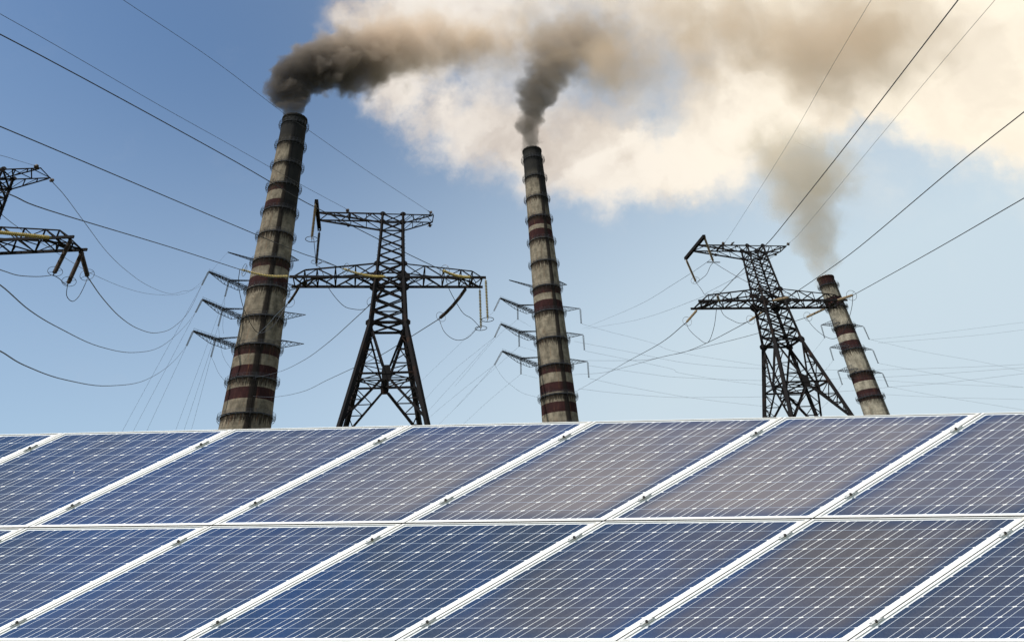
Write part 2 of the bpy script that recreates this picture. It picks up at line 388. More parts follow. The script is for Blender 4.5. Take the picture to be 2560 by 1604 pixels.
def chimney_arm(rt, base, Rat, z, tip, side, hang, mid, small):
    """lattice arm carrying conductors; hang / mid: end points of the insulator strings"""
    tip = Vector(tip); c = Vector((base.x, base.y, z)); r = Rat(z)
    dv = tip-c; dv.z = 0; L = dv.length; th = math.atan2(dv.y, dv.x)
    mb = MB()
    w = .17
    def wall(ang, dz=0): return Vector((c.x+(r+.05)*math.cos(ang), c.y+(r+.05)*math.sin(ang), z+dz))
    def truss(A, B, w0, w1, h0, h1, n_, bw, up=True):
        """box truss from A (wall) to B (tip)"""
        ax = (B-A).normalized(); s_ = ax.cross(Vector((0, 0, 1))).normalized()
        P = []
        for i in range(n_+1):
            t = i/n_; p = A.lerp(B, t); ww = w0+(w1-w0)*t; hh = h0+(h1-h0)*t
            P.append((p-s_*ww/2, p+s_*ww/2, p-s_*ww/2-Vector((0, 0, hh)), p+s_*ww/2-Vector((0, 0, hh))))
        for i in range(n_):
            for k in range(4): mb.bar(P[i][k], P[i+1][k], bw)
            a_, b_ = (0, 1) if i % 2 else (1, 0)
            mb.bar(P[i][a_], P[i+1][b_], bw*.6); mb.bar(P[i][2+a_], P[i+1][2+b_], bw*.6)
            mb.bar(P[i][2 if i % 2 else 0], P[i+1][0 if i % 2 else 2], bw*.6); mb.bar(P[i][3 if i % 2 else 1], P[i+1][1 if i % 2 else 3], bw*.6)
        for i in range(n_+1):
            mb.bar(P[i][0], P[i][1], bw*.6); mb.bar(P[i][0], P[i][2], bw*.6); mb.bar(P[i][1], P[i][3], bw*.6)
        return P
    if side == 'l':
        W1 = wall(th-.80, 0); W2 = wall(th-.62, 3.6)
        midp = W1.lerp(tip, .50)
        if small:
            truss(W1, tip, 1.2, .3, 1.0, .2, 9, .15)
            ms = midp
        else:
            truss(W1, tip, 2.0, .6, 1.1, .4, 13, .24)
            keel = [W1+Vector((0, 0, -.6)), W1.lerp(tip, .25)+Vector((0, 0, -3.2)), W1.lerp(tip, .6)+Vector((0, 0, -3.0)), tip+Vector((0, 0, -.4))]
            for i in range(3): mb.bar(keel[i], keel[i+1], .20)
            for i in range(1, 12):
                t = i/12; top = W1.lerp(tip, t)
                def kz(t):
                    for (t0, z0), (t1, z1) in zip([(0, -.6), (.25, -3.2), (.6, -3.0)], [(.25, -3.2), (.6, -3.0), (1, -.4)]):
                        if t <= t1: return z0+(z1-z0)*(t-t0)/(t1-t0)
                kp = top+Vector((0, 0, kz(t))); mb.bar(top, kp, .12); nx = W1.lerp(tip, (i+1)/12); mb.bar(kp, nx, .12)
            truss(W2, midp, .3, 1.2, .5, .5, 8, .16)
            for i in range(13):
                p = W1.lerp(tip, i/12); mb.bar(p, p+Vector((0, 0, 1.1)), .07)
            mb.bar(W1+Vector((0, 0, 1.1)), tip+Vector((0, 0, 1.1)), .07); mb.bar(W1+Vector((0, 0, .6)), tip+Vector((0, 0, .6)), .05)
            ms = midp
    else:
        W1 = wall(th-.55); W2 = wall(th+.75); top = wall(th+.35, 3.2)
        for Wp in (W1, W2): mb.bar(Wp, tip, .24)
        mb.bar(top, tip, .18); n_ = 6
        for i in range(n_):
            t0, t1 = i/n_, (i+1)/n_
            a0, a1, b0, b1, c0, c1 = W1.lerp(tip, t0), W1.lerp(tip, t1), W2.lerp(tip, t0), W2.lerp(tip, t1), top.lerp(tip, t0), top.lerp(tip, t1)
            mb.bar(a0, b1, .12); mb.bar(a1, b1, .12); mb.bar(a0, c1, .12); mb.bar(a1, c1, .12); mb.bar(b0, c1, .12)
        ms = None
    arm = mb.build('crossarm', M['darkgalv'], rt, loc=c)
    ends = []
    for p0, p1 in ((tip, hang), (ms, mid)):
        if p0 is None or p1 is None: continue
        k = MB(); d = (Vector(p1)-p0); sp = d.cross(Vector((0, 1, 0))).normalized()*.28
        a0 = p0+d*.06; a1 = p0+d*.96
        string(k, a0+sp, a1+sp*.7, .26, 16, .10); string(k, a0-sp, a1-sp*.7, .26, 16, .10)
        k.bar(p0, a0, .12); k.bar(a0+sp*1.2, a0-sp*1.2, .14); k.bar(a1+sp*1.6, a1-sp*1.6, .22)
        k.build('insulator_string', M['greyins'], arm, loc=p0); ends.append(a1)
    return ends

def tipat(px, z, D):
    d = ray(*px); k = (z-EYE)/d.z; return Vector((d.x*k, d.y*k, z))
zA = lambda x, y: (1150+x/1.89, 300+y/1.89)
zB = lambda x, y: (400+x/1.68, 200+y/1.68)
zR = lambda x, y: (2000+x/3.877, 670+y/3.877)
def dist(p): return math.hypot(p[0], p[1])
def armspec(z, D, tip, side, hang=None, mid=None, small=False):
    z += 4.4 if small else (2.0 if D > 500 else 2.8)
    t = tipat(tip, z, D)
    h = at(*hang, dist(t)) if hang else None
    return [z, t, side, h, ('px', mid) if mid else None, small]
def finish_mid(sp, base, Rat):
    """the middle string hangs from half way along the arm"""
    z, tip, side, h, mid, small = sp
    if mid:
        c = Vector((base[0], base[1], z)); dv = tip-c; th = math.atan2(dv.y, dv.x); r = Rat(z)+.05
        W1 = Vector((c.x+r*math.cos(th-.80), c.y+r*math.sin(th-.80), z)); mp = W1.lerp(tip, .5)
        mid = mp+Vector((-.5, 0, -8.6))
    return (z, tip, side, h, mid, small)

Rl = lambda z: 7.0+(250-z)*.0237+max(0, 80-z)**2*.00012
Rm = lambda z: 6.3+(256-z)*.0198+max(0, 80-z)**2*.00012
Rr = lambda z: 5.55+(180-z)*.0212+max(0, 80-z)**2*.00012
TL = [.7198, .6771, .6348, .5936, .5484, .5061, .4619, .4175, .3731, .3328, .2882, .2427, .199, .155, .111, .067]
TM = [.6514, .6130, .5715, .5332, .4921, .4529, .4114, .3719, .3306, .2919, .2508, .211, .171, .131, .091]
TR = [.3397, .3090, .2822, .2517, .2224, .193, .164, .135, .106, .077]
zl = [t*(345-Rl(t*345))+EYE for t in TL]; zm = [t*(385-Rm(t*385))+EYE for t in TM]; zr_ = [t*(512-Rr(t*512))+EYE for t in TR]
def base_of(az, D): return (D*math.sin(R_(az)), D*math.cos(R_(az)))
bl, bm_, br = base_of(-22.57, 345), base_of(1.45, 385), base_of(24.31, 512)
armsL = [armspec(zl[6], 345, zB(285, 722), 'l', None, None, True), armspec(zl[7], 345, zB(205, 803), 'l', zB(175, 862), 1),
         armspec(zl[8], 345, zB(178, 920), 'l', zB(149, 977), 1), armspec(zl[9], 345, zB(140, 1052), 'l', zB(111, 1117), 1),
         armspec(zl[6], 345, zB(583, 757), 'r', None, None, True), armspec(zl[7], 345, (757, 717), 'r'), armspec(zl[8], 345, zB(612, 985), 'r'), armspec(zl[9], 345, zB(605, 1107), 'r')]
armsM = [armspec(zm[6], 385, zA(232, 755), 'l', None, None, True), armspec(zm[7], 385, zA(190, 840), 'l', zA(160, 902), 1),
         armspec(zm[8], 385, zA(193, 962), 'l', zA(163, 1027), 1), armspec(zm[9], 385, zA(200, 1090), 'l', zA(162, 1158), 1),
         armspec(zm[6], 385, zA(505, 778), 'r', None, None, True), armspec(zm[7], 385, zA(568, 890), 'r', zA(573, 962)),
         armspec(zm[8], 385, zA(582, 1013), 'r', zA(588, 1088)), armspec(zm[9], 385, zA(603, 1140), 'r', zA(609, 1218))]
armsR = [armspec(zr_[1], 512, zR(465, 378), 'r'), armspec(zr_[2], 512, zR(203, 550), 'l2', zR(240, 680)), armspec(zr_[3], 512, zR(288, 768), 'l2', zR(325, 895)),
         armspec(zr_[4], 512, zR(365, 995), 'l2', zR(411, 1132)), armspec(zr_[2], 512, zR(615, 565), 'r', zR(673, 694)),
         armspec(zr_[3], 512, zR(705, 790), 'r', zR(760, 926)), armspec(zr_[4], 512, zR(800, 1018), 'r', zR(856, 1153))]
armsL = [finish_mid(s, bl, Rl) for s in armsL]; armsM = [finish_mid(s, bm_, Rm) for s in armsM]; armsR = [finish_mid(s, br, Rr) for s in armsR]
def facing(b_, off): return math.atan2(-b_[1], -b_[0])+off      # angle of the face turned to the camera
eL = chimney(-22.57, 345, 0, TL, 250, [(455, 474), (497, 515), (643, 664), (685, 711), (858, 883), (911, 938), (968, 996)], [(740, 285), (615, 1055)], Rl,
        'tallest striped chimney, black-topped and leaning right, standing left of the centre pylon', dict(soot=.93, streak_ang=facing(bl, .06), top_soot=(222, 236, 46.), tint=(.262, .225, .170)), armsL, facing(bl, .06))
eM = chimney(1.45, 385, 0, TM, 256, [(537, 561), (572, 592), (711, 732), (748, 772), (908, 931), (955, 982), (1005, 1030)], [(1330, 375), (1400, 1048)], Rm,
        'striped chimney with black top and dense brown smoke, standing between the two whole pylons', dict(soot=.90, streak_ang=facing(bm_, .50), top_soot=(224, 240, 24.), tint=(.295, .258, .196)), armsM, facing(bm_, .52))
eR = chimney(24.31, 512, 0, TR, 180, [(684, 711), (742, 764), (813, 836), (852, 869), (928, 952), (973, 998)], [(2064, 693), (2188, 1030)], Rr,
        'shortest striped chimney with a red top and thin smoke, behind the right pylon', dict(soot=.45, streak_ang=facing(br, .95), top_soot=(300, 310, 0.), dark=1.08, tint=(.37, .34, .27)), armsR, facing(br, .95))

# ------------------------------------------------------------------ lattice pylons (anchor towers of one type)
T = dict(a_top=1.1013, b_top=.8697, a_arm=1.4, b_arm=1.2436, a_w=1.708, b_w=1.4491, s=.2127, sb=.1972, h_top=36.478+EYE, dtl=1.101, h_arm=28.959+EYE, dat=1.5435,
         h_w=24.16+EYE, Ltl=7.9355, Ltr=4.466, La=9.9495, h_k=19.15+EYE, h_f=14.88+EYE)
class Tower:
    def __init__(s, X, Y, yaw):
        s.o = Vector((X, Y, 0)); y = R_(yaw); s.u = Vector((math.cos(y), math.sin(y), 0)); s.v = Vector((-math.sin(y), math.cos(y), 0))
    def P(s, a, b, h): return s.o+s.u*a+s.v*b+Vector((0, 0, h))
    def ab(s, h):
        if h >= T['h_arm']:
            k = (h-T['h_arm'])/(T['h_top']-T['h_arm']); return T['a_arm']+(T['a_top']-T['a_arm'])*k, T['b_arm']+(T['b_top']-T['b_arm'])*k
        if h >= T['h_w']:
            k = (h-T['h_w'])/(T['h_arm']-T['h_w']); return T['a_w']+(T['a_arm']-T['a_w'])*k, T['b_w']+(T['b_arm']-T['b_w'])*k
        return T['a_w']+T['s']*(T['h_w']-h), T['b_w']+T['sb']*(T['h_w']-h)
    def C(s, su, sv, h):
        a, b = s.ab(h); return s.P(su*a, sv*b, h)
def build_tower(tw, lab):
    rt = root('lattice_pylon', tw.o, lab, 'pylon', 'lattice pylons in front of the chimneys')
    C, P = tw.C, tw.P
    FACES = [((-1, -1), (1, -1)), ((1, -1), (1, 1)), ((1, 1), (-1, 1)), ((-1, 1), (-1, -1))]
    hw, ha, ht = T['h_w'], T['h_arm'], T['h_top']
    legs = MB()
    for su in (-1, 1):
        for sv in (-1, 1):
            legs.bar(C(su, sv, .35), C(su, sv, hw), .38); legs.bar(C(su, sv, hw-.2), C(su, sv, ha), .30); legs.bar(C(su, sv, ha), C(su, sv, ht+.1), .20)
            # step bolts
            for h in np.arange(3, ht, .45):
                p = C(su, sv, h); legs.bar(p, p+tw.u*su*.22, .03)
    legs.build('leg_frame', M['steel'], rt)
    ft = MB()
    for su in (-1, 1):
        for sv in (-1, 1):
            p = C(su, sv, 0); ft.lathe(p+Vector((0, 0, -.3)), (0, 0, 1), [(1.0, 0), (1.0, .35), (.5, .6), (.5, .95)], 8)
    ft.build('footing', M['foot'], rt)
    br = MB()
    def ring(h, w):
        for (A, B) in FACES: br.angle(C(*A, h), C(*B, h), w)
    def xs(levels, w, rings=False):
        for h0, h1 in zip(levels[:-1], levels[1:]):
            for A, B in FACES: br.angle(C(*A, h0), C(*B, h1), w); br.angle(C(*B, h0), C(*A, h1), w)
    tl = ht-T['dtl']; at_ = ha+T['dat']
    ring(ht, .13); ring(tl, .12); ring(at_, .12); ring(ha, .2); ring(hw, .2); ring(hw+1.15, .12)
    xs([tl, ht], .11)
    xs([float(x) for x in np.linspace(at_, tl, 6)], .12)
    xs([ha, at_], .15)
    xs([hw, hw+1.15], .14); xs([float(x) for x in np.linspace(hw+1.15, ha, 4)], .15)
    for h in (ha, hw, at_):                                   # plan bracing
        br.angle(C(-1, -1, h), C(1, 1, h), .12); br.angle(C(1, -1, h), C(-1, 1, h), .12)
    hk, hf = T['h_k'], T['h_f']
    for A, B in FACES:                                        # K bracing of each face
        mid = lambda h: (C(*A, h)+C(*B, h))/2
        out = ((C(*A, hk)+C(*B, hk))/2-P(0, 0, hk)).normalized(); sd = (C(*B, hk)-C(*A, hk)).normalized(); K = mid(hk)
        for Q, sg in ((A, -1), (B, 1)):
            top, foot = C(*Q, hw-.15), C(*Q, hf); ku = K+sd*sg*.30+Vector((0, 0, .55)); kl = K+sd*sg*.32+Vector((0, 0, -.55))
            br.angle(top, ku, .21); br.angle(foot, kl, .22)
            # secondary struts between leg and diagonals
            nU, nL = 3, 3
            prev = None
            for i in range(1, nU+1):
                t = i/(nU+.0); d = top.lerp(ku, t*.92); lg = C(*Q, d.z-.05)
                br.angle(lg, d, .09)
                if prev is not None: br.angle(prev, d, .08) if i % 2 else br.angle(lg, pd, .08)
                prev, pd = lg, d
            br.angle(C(*Q, hk), K+sd*sg*.4, .11); br.angle(prev, K+sd*sg*.4+Vector((0, 0, .3)), .08)
            prev = C(*Q, hk)
            for i in range(1, nL+1):
                t = 1-i/(nL+1); d = foot.lerp(kl, t); lg = C(*Q, d.z)
                br.angle(lg, d, .09); br.angle(prev, d, .09); prev = lg
        br.plate([K+sd*x*.42+Vector((0, 0, z_*.66)) for x, z_ in ((-.85, 1.0), (.85, 1.0), (1, -.1), (.8, -1.0), (-.8, -1.0), (-1, -.1))], out, .05)
        # lower tier, mostly behind the panels
        m2 = mid(6.5)
        for Q in (A, B): br.angle(C(*Q, hf-.2), m2, .16); br.angle(C(*Q, .6), m2, .16); br.angle(C(*Q, 10.5), (C(*Q, hf-.2)+m2)/2, .09); br.angle(C(*Q, 3.4), (C(*Q, .6)+m2)/2, .09)
        # horizontal diaphragm between the K nodes
        br.angle(C(*A, hk-.1), C(*B, hk-.1), .09)
    ks = [(C(*A, hk)+C(*B, hk))/2 for A, B in FACES]
    for i in range(4): br.angle(ks[i], ks[(i+1) % 4], .10)
    for i in (0, 1): br.angle(ks[i], ks[i+2], .10)
    # gusset plates at the main nodes
    for h, sz in ((ha, .72), (at_, .42), (hw, .52), (ht, .34), (tl, .30)):
        for (A, B) in (FACES[0], FACES[2]):
            for Q in (A, B):
                p = C(*Q, h); o = tw.v*Q[1]
                br.plate([p+tw.u*x*sz+Vector((0, 0, z_*sz)) for x, z_ in ((-.9, .3), (-.3, .8), (.3, .8), (.9, .3), (.9, -.3), (.3, -.8), (-.3, -.8), (-.9, -.3))], o, .05)
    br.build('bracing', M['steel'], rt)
    # lower cross-arm: two heavy bottom chords, upper chords sloping down to the ends
    la = MB(); La = T['La']; b0 = T['b_arm']
    xsn = [0, 1.4, 3.55, 5.55, 7.35, 8.55]                          # panel points, as in the photograph
    zt = lambda x: at_-(x-1.4)/(8.55-1.4)*(T['dat']-.72)
    for sg in (-1, 1):
        for sv in (-1, 1):
            la.bar(P(sg*1.2, sv*b0, ha), P(sg*(La+.02), sv*b0, ha), .17, .24)
            bt = tw.ab(at_)[1]
            tp = [P(sg*x, sv*(bt+(b0-bt)*min(1, (x-1.4)/6)), zt(x)) for x in xsn[1:]]
            for p, q in zip(tp[:-1], tp[1:]): la.angle(p, q, .13)
            la.angle(tp[-1], P(sg*9.6, sv*b0, ha), .12)
            for i, x in enumerate(xsn[1:]):
                if i: la.angle(tp[i], P(sg*x, sv*b0, ha), .10)
                if i < 4:
                    x2 = xsn[i+2]
                    if i % 2 == 0: la.angle(P(sg*x, sv*b0, ha), tp[i+1], .10)
                    else: la.angle(P(sg*x2, sv*b0, ha), tp[i], .10)
            la.angle(tp[0], P(sg*3.55, sv*b0, ha), .10)
        for i, x in enumerate(xsn[1:]+[9.6]):
            la.angle(P(sg*x, -b0, ha), P(sg*x, b0, ha), .12)
            if i < 5 and i > 0: la.angle(P(sg*x, -b0, zt(min(x, 8.55))), P(sg*x, b0, zt(min(x, 8.55))), .09)
        pts = xsn[1:]+[9.6]
        for i in range(len(pts)-1):
            k = 1 if i % 2 else -1
            la.angle(P(sg*pts[i], -k*b0, ha), P(sg*pts[i+1], k*b0, ha), .12)
            la.angle(P(sg*pts[i], k*b0, ha), P(sg*(pts[i]+pts[i+1])/2, 0, ha+.02), .09)
        la.plate([P(sg*8.55+x, y*b0, ha-.14) for x, y in ((-.25, -.25), (.25, -.25), (.25, .25), (-.25, .25))], (0, 0, 1), .04)
        la.angle(P(sg*8.55, -b0, ha), P(sg*8.55, 0, ha-.03), .18); la.angle(P(sg*7.35, -b0, ha), P(sg*8.55, 0, ha-.05), .14); la.angle(P(sg*9.6, b0, ha), P(sg*8.55, 0, ha-.05), .14)
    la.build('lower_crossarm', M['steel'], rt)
    # top beam, longer on one side, lower chords rising to the ends
    tb = MB(); bt = T['b_top']; a1, b1 = tw.ab(tl)
    for sg, L in ((-1, T['Ltl']), (1, T['Ltr'])):
        n_ = 4 if sg < 0 else 3
        for sv in (-1, 1):
            tb.angle(P(sg*.9, sv*bt, ht), P(sg*L, sv*bt, ht), .13); tb.angle(P(sg*a1, sv*b1, tl), P(sg*(L-.15), sv*bt, ht-.05), .15)
            for i in range(n_):
                x0 = a1+(L-a1)*i/n_; x1 = a1+(L-a1)*(i+1)/n_; f = lambda x: tl+(ht-.05-tl)*(x-a1)/(L-a1)
                if i < n_-1: tb.angle(P(sg*x1, sv*bt, ht), P(sg*x1, sv*bt, f(x1)), .07)
                tb.angle(P(sg*x0, sv*bt, f(x0)), P(sg*x1, sv*bt, ht), .07)
        m_ = 6 if sg < 0 else 4
        for i in range(m_):
            x0 = 1.1+(L-1.1)*i/m_; x1 = 1.1+(L-1.1)*(i+1)/m_; k = 1 if i % 2 else -1
            tb.angle(P(sg*x0, -k*bt, ht), P(sg*x1, k*bt, ht), .08)
        tb.angle(P(sg*L, -bt, ht), P(sg*L, bt, ht), .10)
    tb.bar(P(-4.7, -bt*1.05, ht), P(-4.7, bt*1.05, ht), .16); tb.bar(P(-4.7, -bt, ht+.1), P(-4.7, -bt, ht-.75), .14)
    tb.build('top_beam', M['steel'], rt)
    ch = MB(); x0 = -T['Ltl']-.12
    for dx in (-.14, .14): ch.bar(P(x0+dx, -3.25, ht+.02), P(x0+dx, 3.25, ht+.02), .09, .34)
    for y in np.linspace(-3.2, 3.2, 9): ch.bar(P(x0-.14, y, ht), P(x0+.14, y, ht), .08)
    ch.plate([P(x0-.18, -3.3, ht+.2), P(x0+.18, -3.3, ht+.2), P(x0+.18, 3.3, ht+.2), P(x0-.18, 3.3, ht+.2)], (0, 0, 1), .05)
    ch.build('channel_beam', M['steel'], rt)
    return rt
M['foot'], n, b = mat('footing_concrete', (.3, .29, .27), .9)
n.put(b.inputs['Base Color'], n.mix(n.noise(obj_co(n), 1.5, 5), (.2, .19, .17), (.36, .35, .32)))
tC, tR, tL = Tower(-14.5433, 66.0236, 13.0357), Tower(29.5272, 82.8588, 12.516), Tower(-48.9532, 51.0092, 5.5692)
rC = build_tower(tC, 'dark lattice pylon in the centre, seen squarely between the two taller chimneys')
rR = build_tower(tR, 'dark lattice pylon seen corner-on, overlapping the shortest chimney')
rL = build_tower(tL, 'dark lattice pylon cut off by the left edge of the photo')

def catmull(P, k=6):
    P = [Vector(p) for p in P]
    if len(P) < 3: return P
    Q = [P[0]*2-P[1]]+P+[P[-1]*2-P[-2]]; out = []
    for i in range(1, len(Q)-2):
        for j in range(k):
            t = j/k; a, b_, c_, d = Q[i-1:i+3]
            out.append(.5*((2*b_)+(c_-a)*t+(2*a-5*b_+4*c_-d)*t*t+(-a+3*b_-3*c_+d)*t**3))
    out.append(P[-1]); return out
def curve3(px, D0, D1, start=None, end=None):
    """3-D course of a cable seen at photo pixels px, its ground distance running from D0 to D1 (linear in 1/D, as for a straight span)"""
    s_ = [0]
    for p, q in zip(px[:-1], px[1:]): s_.append(s_[-1]+math.hypot(q[0]-p[0], q[1]-p[1]))
    P = [at(*p, 1/((1-t/s_[-1])/D0+(t/s_[-1])/D1)) for p, t in zip(px, s_)]
    if start is not None: P[0] = Vector(start)
    if end is not None: P[-1] = Vector(end)
    return catmull(P)
def solve_end(p0, px, L, near):
    """end of a rigid string of length L from p0, seen at pixel px, on the near or the far side"""
    d = ray(*px); e = Vector((0, 0, EYE)); oc = e-Vector(p0); bq = oc.dot(d); cq = oc.dot(oc)-L*L; disc = bq*bq-cq
    k = -bq+(0 if disc < 0 else (-1 if near else 1)*math.sqrt(disc))
    return e+d*k
def ins(rt, p0, px, mt, near=True, L=4.6, sheds=24, r=.145, ring=1, sag=.0, lead=.35):
    """insulator string as a part, with its grading ring as a sub-part; returns its outer end"""
    p0 = Vector(p0); end = solve_end(p0, px, L, near) if not isinstance(px, Vector) else px
    ax = (end-p0).normalized(); k = MB(); a = p0+ax*lead; bnd = end-ax*.25; Ln = (bnd-a).length
    k.bar(p0, a, .07)
    # slight droop: three straight pieces
    pts = [a.lerp(bnd, t)-Vector((0, 0, sag*4*t*(1-t))) for t in (0, .25, .5, .75, 1)]
    q = max(2, sheds//4)
    for i in range(4): string(k, pts[i], pts[i+1], r, q, r*.32)
    k.bar(bnd, end, .08)
    o = k.build('insulator_string', mt, rt, loc=p0)
    if ring:
        g = MB(); u_ = ax.orthogonal().normalized(); v_ = ax.cross(u_)
        c_ = end-ax*.45
        if ring == 2: u_, v_ = tC.u, tC.v*1.0; c_ = end
        R0 = .58 if ring == 1 else .62
        g.tube([c_+(u_*math.cos(t)+v_*math.sin(t))*R0 for t in np.linspace(0, 2*math.pi, 20, endpoint=False)], .022 if ring == 1 else .035, 5, True)
        if ring == 1: g.bar(c_-u_*R0, c_+u_*R0, .03)
        else: g.bar(c_-v_*R0, c_+v_*R0, .04)
        g.build('grading_ring', M['wire'], o, loc=end)
    return end
def jumper(rt, P0, px, D, P1, r=.032, name='jumper_cable'):
    """slack cable between two string ends; px: pixels it passes"""
    P0, P1 = Vector(P0), Vector(P1); d0, d1 = dist(P0), dist(P1); N = len(px)+1
    pts = [P0]+[at(*p, d0+(d1-d0)*(i+1)/N) for i, p in enumerate(px)]+[P1]
    k = MB(); k.tube(catmull(pts), r, 5); return k.build(name, M['wire'], rt, loc=P0, smooth=True)
def wire(lab, pts, r, grp=None):
    k = MB(); k.tube(pts, r, 5); o = k.build('power_line', M['wire'], None, loc=pts[0], smooth=True)
    return tag(o, lab, 'power line', grp)

zz1 = zB
zc = lambda x, y: (740+x/4.826, 480+y/4.826)
z3 = lambda x, y: (1690+x/5.2457, 570+y/5.2457)
zq = lambda x, y: (1650+x/2.749, 550+y/2.749)
z5 = lambda x, y: (x/4.088, 400+y/4.088)
zl2 = lambda x, y: (x/2.0164, 350+y/2.0164)
dsp = lambda x, y: (x*1.0609, y*1.0609)
ha, ht, La, b0 = T['h_arm'], T['h_top'], T['La'], T['b_arm']

# --- centre pylon strings
P = tC.P
c1 = ins(rC, P(-La+.1, -b0, ha), zz1(335, 795), M['amber'], True, 5.2, 28, sag=.25)
c2 = ins(rC, P(-.3, -b0, ha), zc(550, 920), M['amber'], True, 5.2, 28, sag=.25)
c3 = ins(rC, P(8.45, -b0, ha), zc(1760, 943), M['amber'], True, 5.2, 28, sag=.2)
c4 = ins(rC, P(-9.2, b0, ha), zz1(538, 938), M['porcelain'], False, 5.2, 28, sag=.1)
c5 = ins(rC, P(-.5, b0, ha), zc(905, 1345), M['porcelain'], False, 5.2, 28, sag=.1)
c6 = ins(rC, P(8.5, .4, ha), zz1(1172, 1003), M['porcelain'], False, 7.0, 34, sag=.25, r=.20, lead=1.0)
c7 = ins(rC, P(La, -b0, ha), Vector(P(La+.0, -b0, ha-4.5)), M['amber'], sheds=24, ring=2)
c8 = ins(rC, P(La-.3, b0, ha), Vector(P(La-.35, b0, ha-4.5)), M['amber'], sheds=24, ring=2)
xt = -T['Ltl']-.12
c9 = ins(rC, P(xt-.05, -3.1, ht), Vector(P(xt+.0, -3.1, ht-4.3)), M['tan'], sheds=24, ring=2, r=.16)
c10 = ins(rC, P(xt, 3.2, ht), Vector(P(xt+.1, 3.2, ht-4.3)), M['porcelain'], sheds=24, ring=1, r=.16)
jumper(rC, c3, [zc(1810, 1060), zc(1850, 1175), zc(1935, 1335), zz1(1275, 980), zz1(1310, 1002)], 0, c8)
jumper(rC, c8, [zz1(1335, 1040), zz1(1290, 1083), zz1(1240, 1090), zz1(1195, 1058)], 0, c6)
jumper(rC, c9, [zc(212, 560), zc(225, 680)], 0, c10)
jumper(rC, c10, [zc(305, 930), zc(390, 1150), zc(560, 1360), zc(700, 1412), zc(830, 1410)], 0, c5)
jumper(rC, c2, [zc(470, 890), zc(380, 858), zc(310, 845)], 0, c10)
jumper(rC, c1, [zz1(330, 860), zz1(352, 960), zz1(395, 1045), zz1(430, 1060), zz1(480, 1025)], 0, c4)
# earth-wire fittings on the top beam
gw1 = P(-4.7, -T['b_top'], ht+.1); gw2 = P(T['Ltr'], -T['b_top'], ht+.05); gw3 = P(-4.7, T['b_top'], ht-.5); gw4 = P(T['Ltr'], T['b_top'], ht-.3)
def fitting(rt, p, px, near):
    e = solve_end(p, px, .9, near); k = MB(); ax = (e-p).normalized(); k.bar(p, e, .05); k.lathe(p+ax*.35, ax, [(.05, 0), (.2, .05), (.21, .12), (.06, .22), (.05, .3)], 10)
    k.build('earth_wire_insulator', M['porcelain'], rt, loc=p); return e
g1 = fitting(rC, gw1, zc(600, 200), True); g2 = fitting(rC, gw2, zc(1590, 225), True)
g3 = fitting(rC, gw3, zc(625, 405), False); g4 = fitting(rC, gw4, zc(1585, 415), False)

# --- right pylon strings
P = tR.P
r1 = ins(rR, P(-7.3, -b0, ha), z3(545, 890), M['tan'], True, 5.2, 28, ring=1)
r2 = ins(rR, P(-.2, -b0, ha), z3(1480, 905), M['tan'], True, 5.2, 28, ring=1)
r3 = ins(rR, P(8.6, -b0, ha), z3(2320, 877), M['tan'], True, 5.2, 28, ring=1)
r4 = ins(rR, P(-9.0, b0, ha), zq(180, 703), M['tan'], False, 5.2, 28, lead=.8)
r5 = ins(rR, P(.4, b0, ha), zq(612, 693), M['tan'], False, 5.2, 28)
r6 = ins(rR, P(8.6, b0, ha), zq(1005, 668), M['tan'], False, 5.6, 28, lead=.6)
r9 = ins(rR, P(xt, -3.2, ht), z3(492, 448), M['tan'], False, 4.8, 24, ring=0, r=.16)
r10 = ins(rR, P(xt, 3.2, ht), z3(264, 713), M['tan'], False, 4.8, 24, ring=1, r=.16)
k = MB(); k.bar(r9-tR.u*.9, r9+tR.u*.9, .1); k.build('spacer_bar', M['galv'], rR, loc=r9)
jumper(rR, r3, [zq(1318, 600), zq(1290, 700), zq(1250, 780), zq(1190, 815), zq(1120, 790), zq(1050, 730)], 0, r6)
jumper(rR, r1, [zq(390, 590), zq(370, 740), zq(325, 843), zq(255, 805), zq(200, 750)], 0, r4)
jumper(rR, r9, [z3(450, 500), z3(405, 600), z3(335, 665)], 0, r10)
jumper(rR, r10, [z3(330, 800), z3(395, 885)], 0, r1)
jumper(rR, r9, [z3(620, 530), z3(790, 630), z3(940, 710), z3(1100, 790)], 0, r2)
jumper(rR, r1, [zq(430, 640), zq(500, 690), zq(560, 710)], 0, r5)
h1 = fitting(rR, P(-4.7, -T['b_top'], ht+.1), z3(645, 185), True); h2 = fitting(rR, P(T['Ltr'], -T['b_top'], ht+.05), z3(1495, 190), True)
h3 = fitting(rR, P(-4.7, T['b_top'], ht-.4), z3(505, 360), False); h4 = fitting(rR, P(T['Ltr']-.6, T['b_top'], ht-.2), z3(1290, 360), False)
# a dark bird sits on the top beam of the right pylon
bd = MB(); bp = P(-3.1, -T['b_top'], ht+.07)
bd.lathe(bp+Vector((-.16, 0, .12)), (.5, 0, .32), [(.02, -.16), (.05, -.1), (.10, .02), (.13, .16), (.11, .28), (.06, .36), (.02, .38)], 10)
bd.lathe(bp+Vector((.12, 0, .27)), (.6, 0, .5), [(.02, 0), (.075, .04), (.085, .1), (.06, .16), (.02, .19), (.005, .26)], 10)
bd.plate([bp+Vector(q) for q in ((-.18, -.04, .08), (-.46, -.05, -.06), (-.44, .05, -.08), (-.18, .04, .06))], (0, 0, 1), .02)
for y in (-.04, .04): bd.bar(bp+Vector((0, y, 0)), bp+Vector((-.02, y, .14)), .02)
mb_, n, b = mat('bird_plumage', (.02, .02, .025), .6); n.put(b.inputs['Base Color'], n.mix(n.noise(obj_co(n), 14, 3), (.012, .012, .016), (.04, .038, .04)))
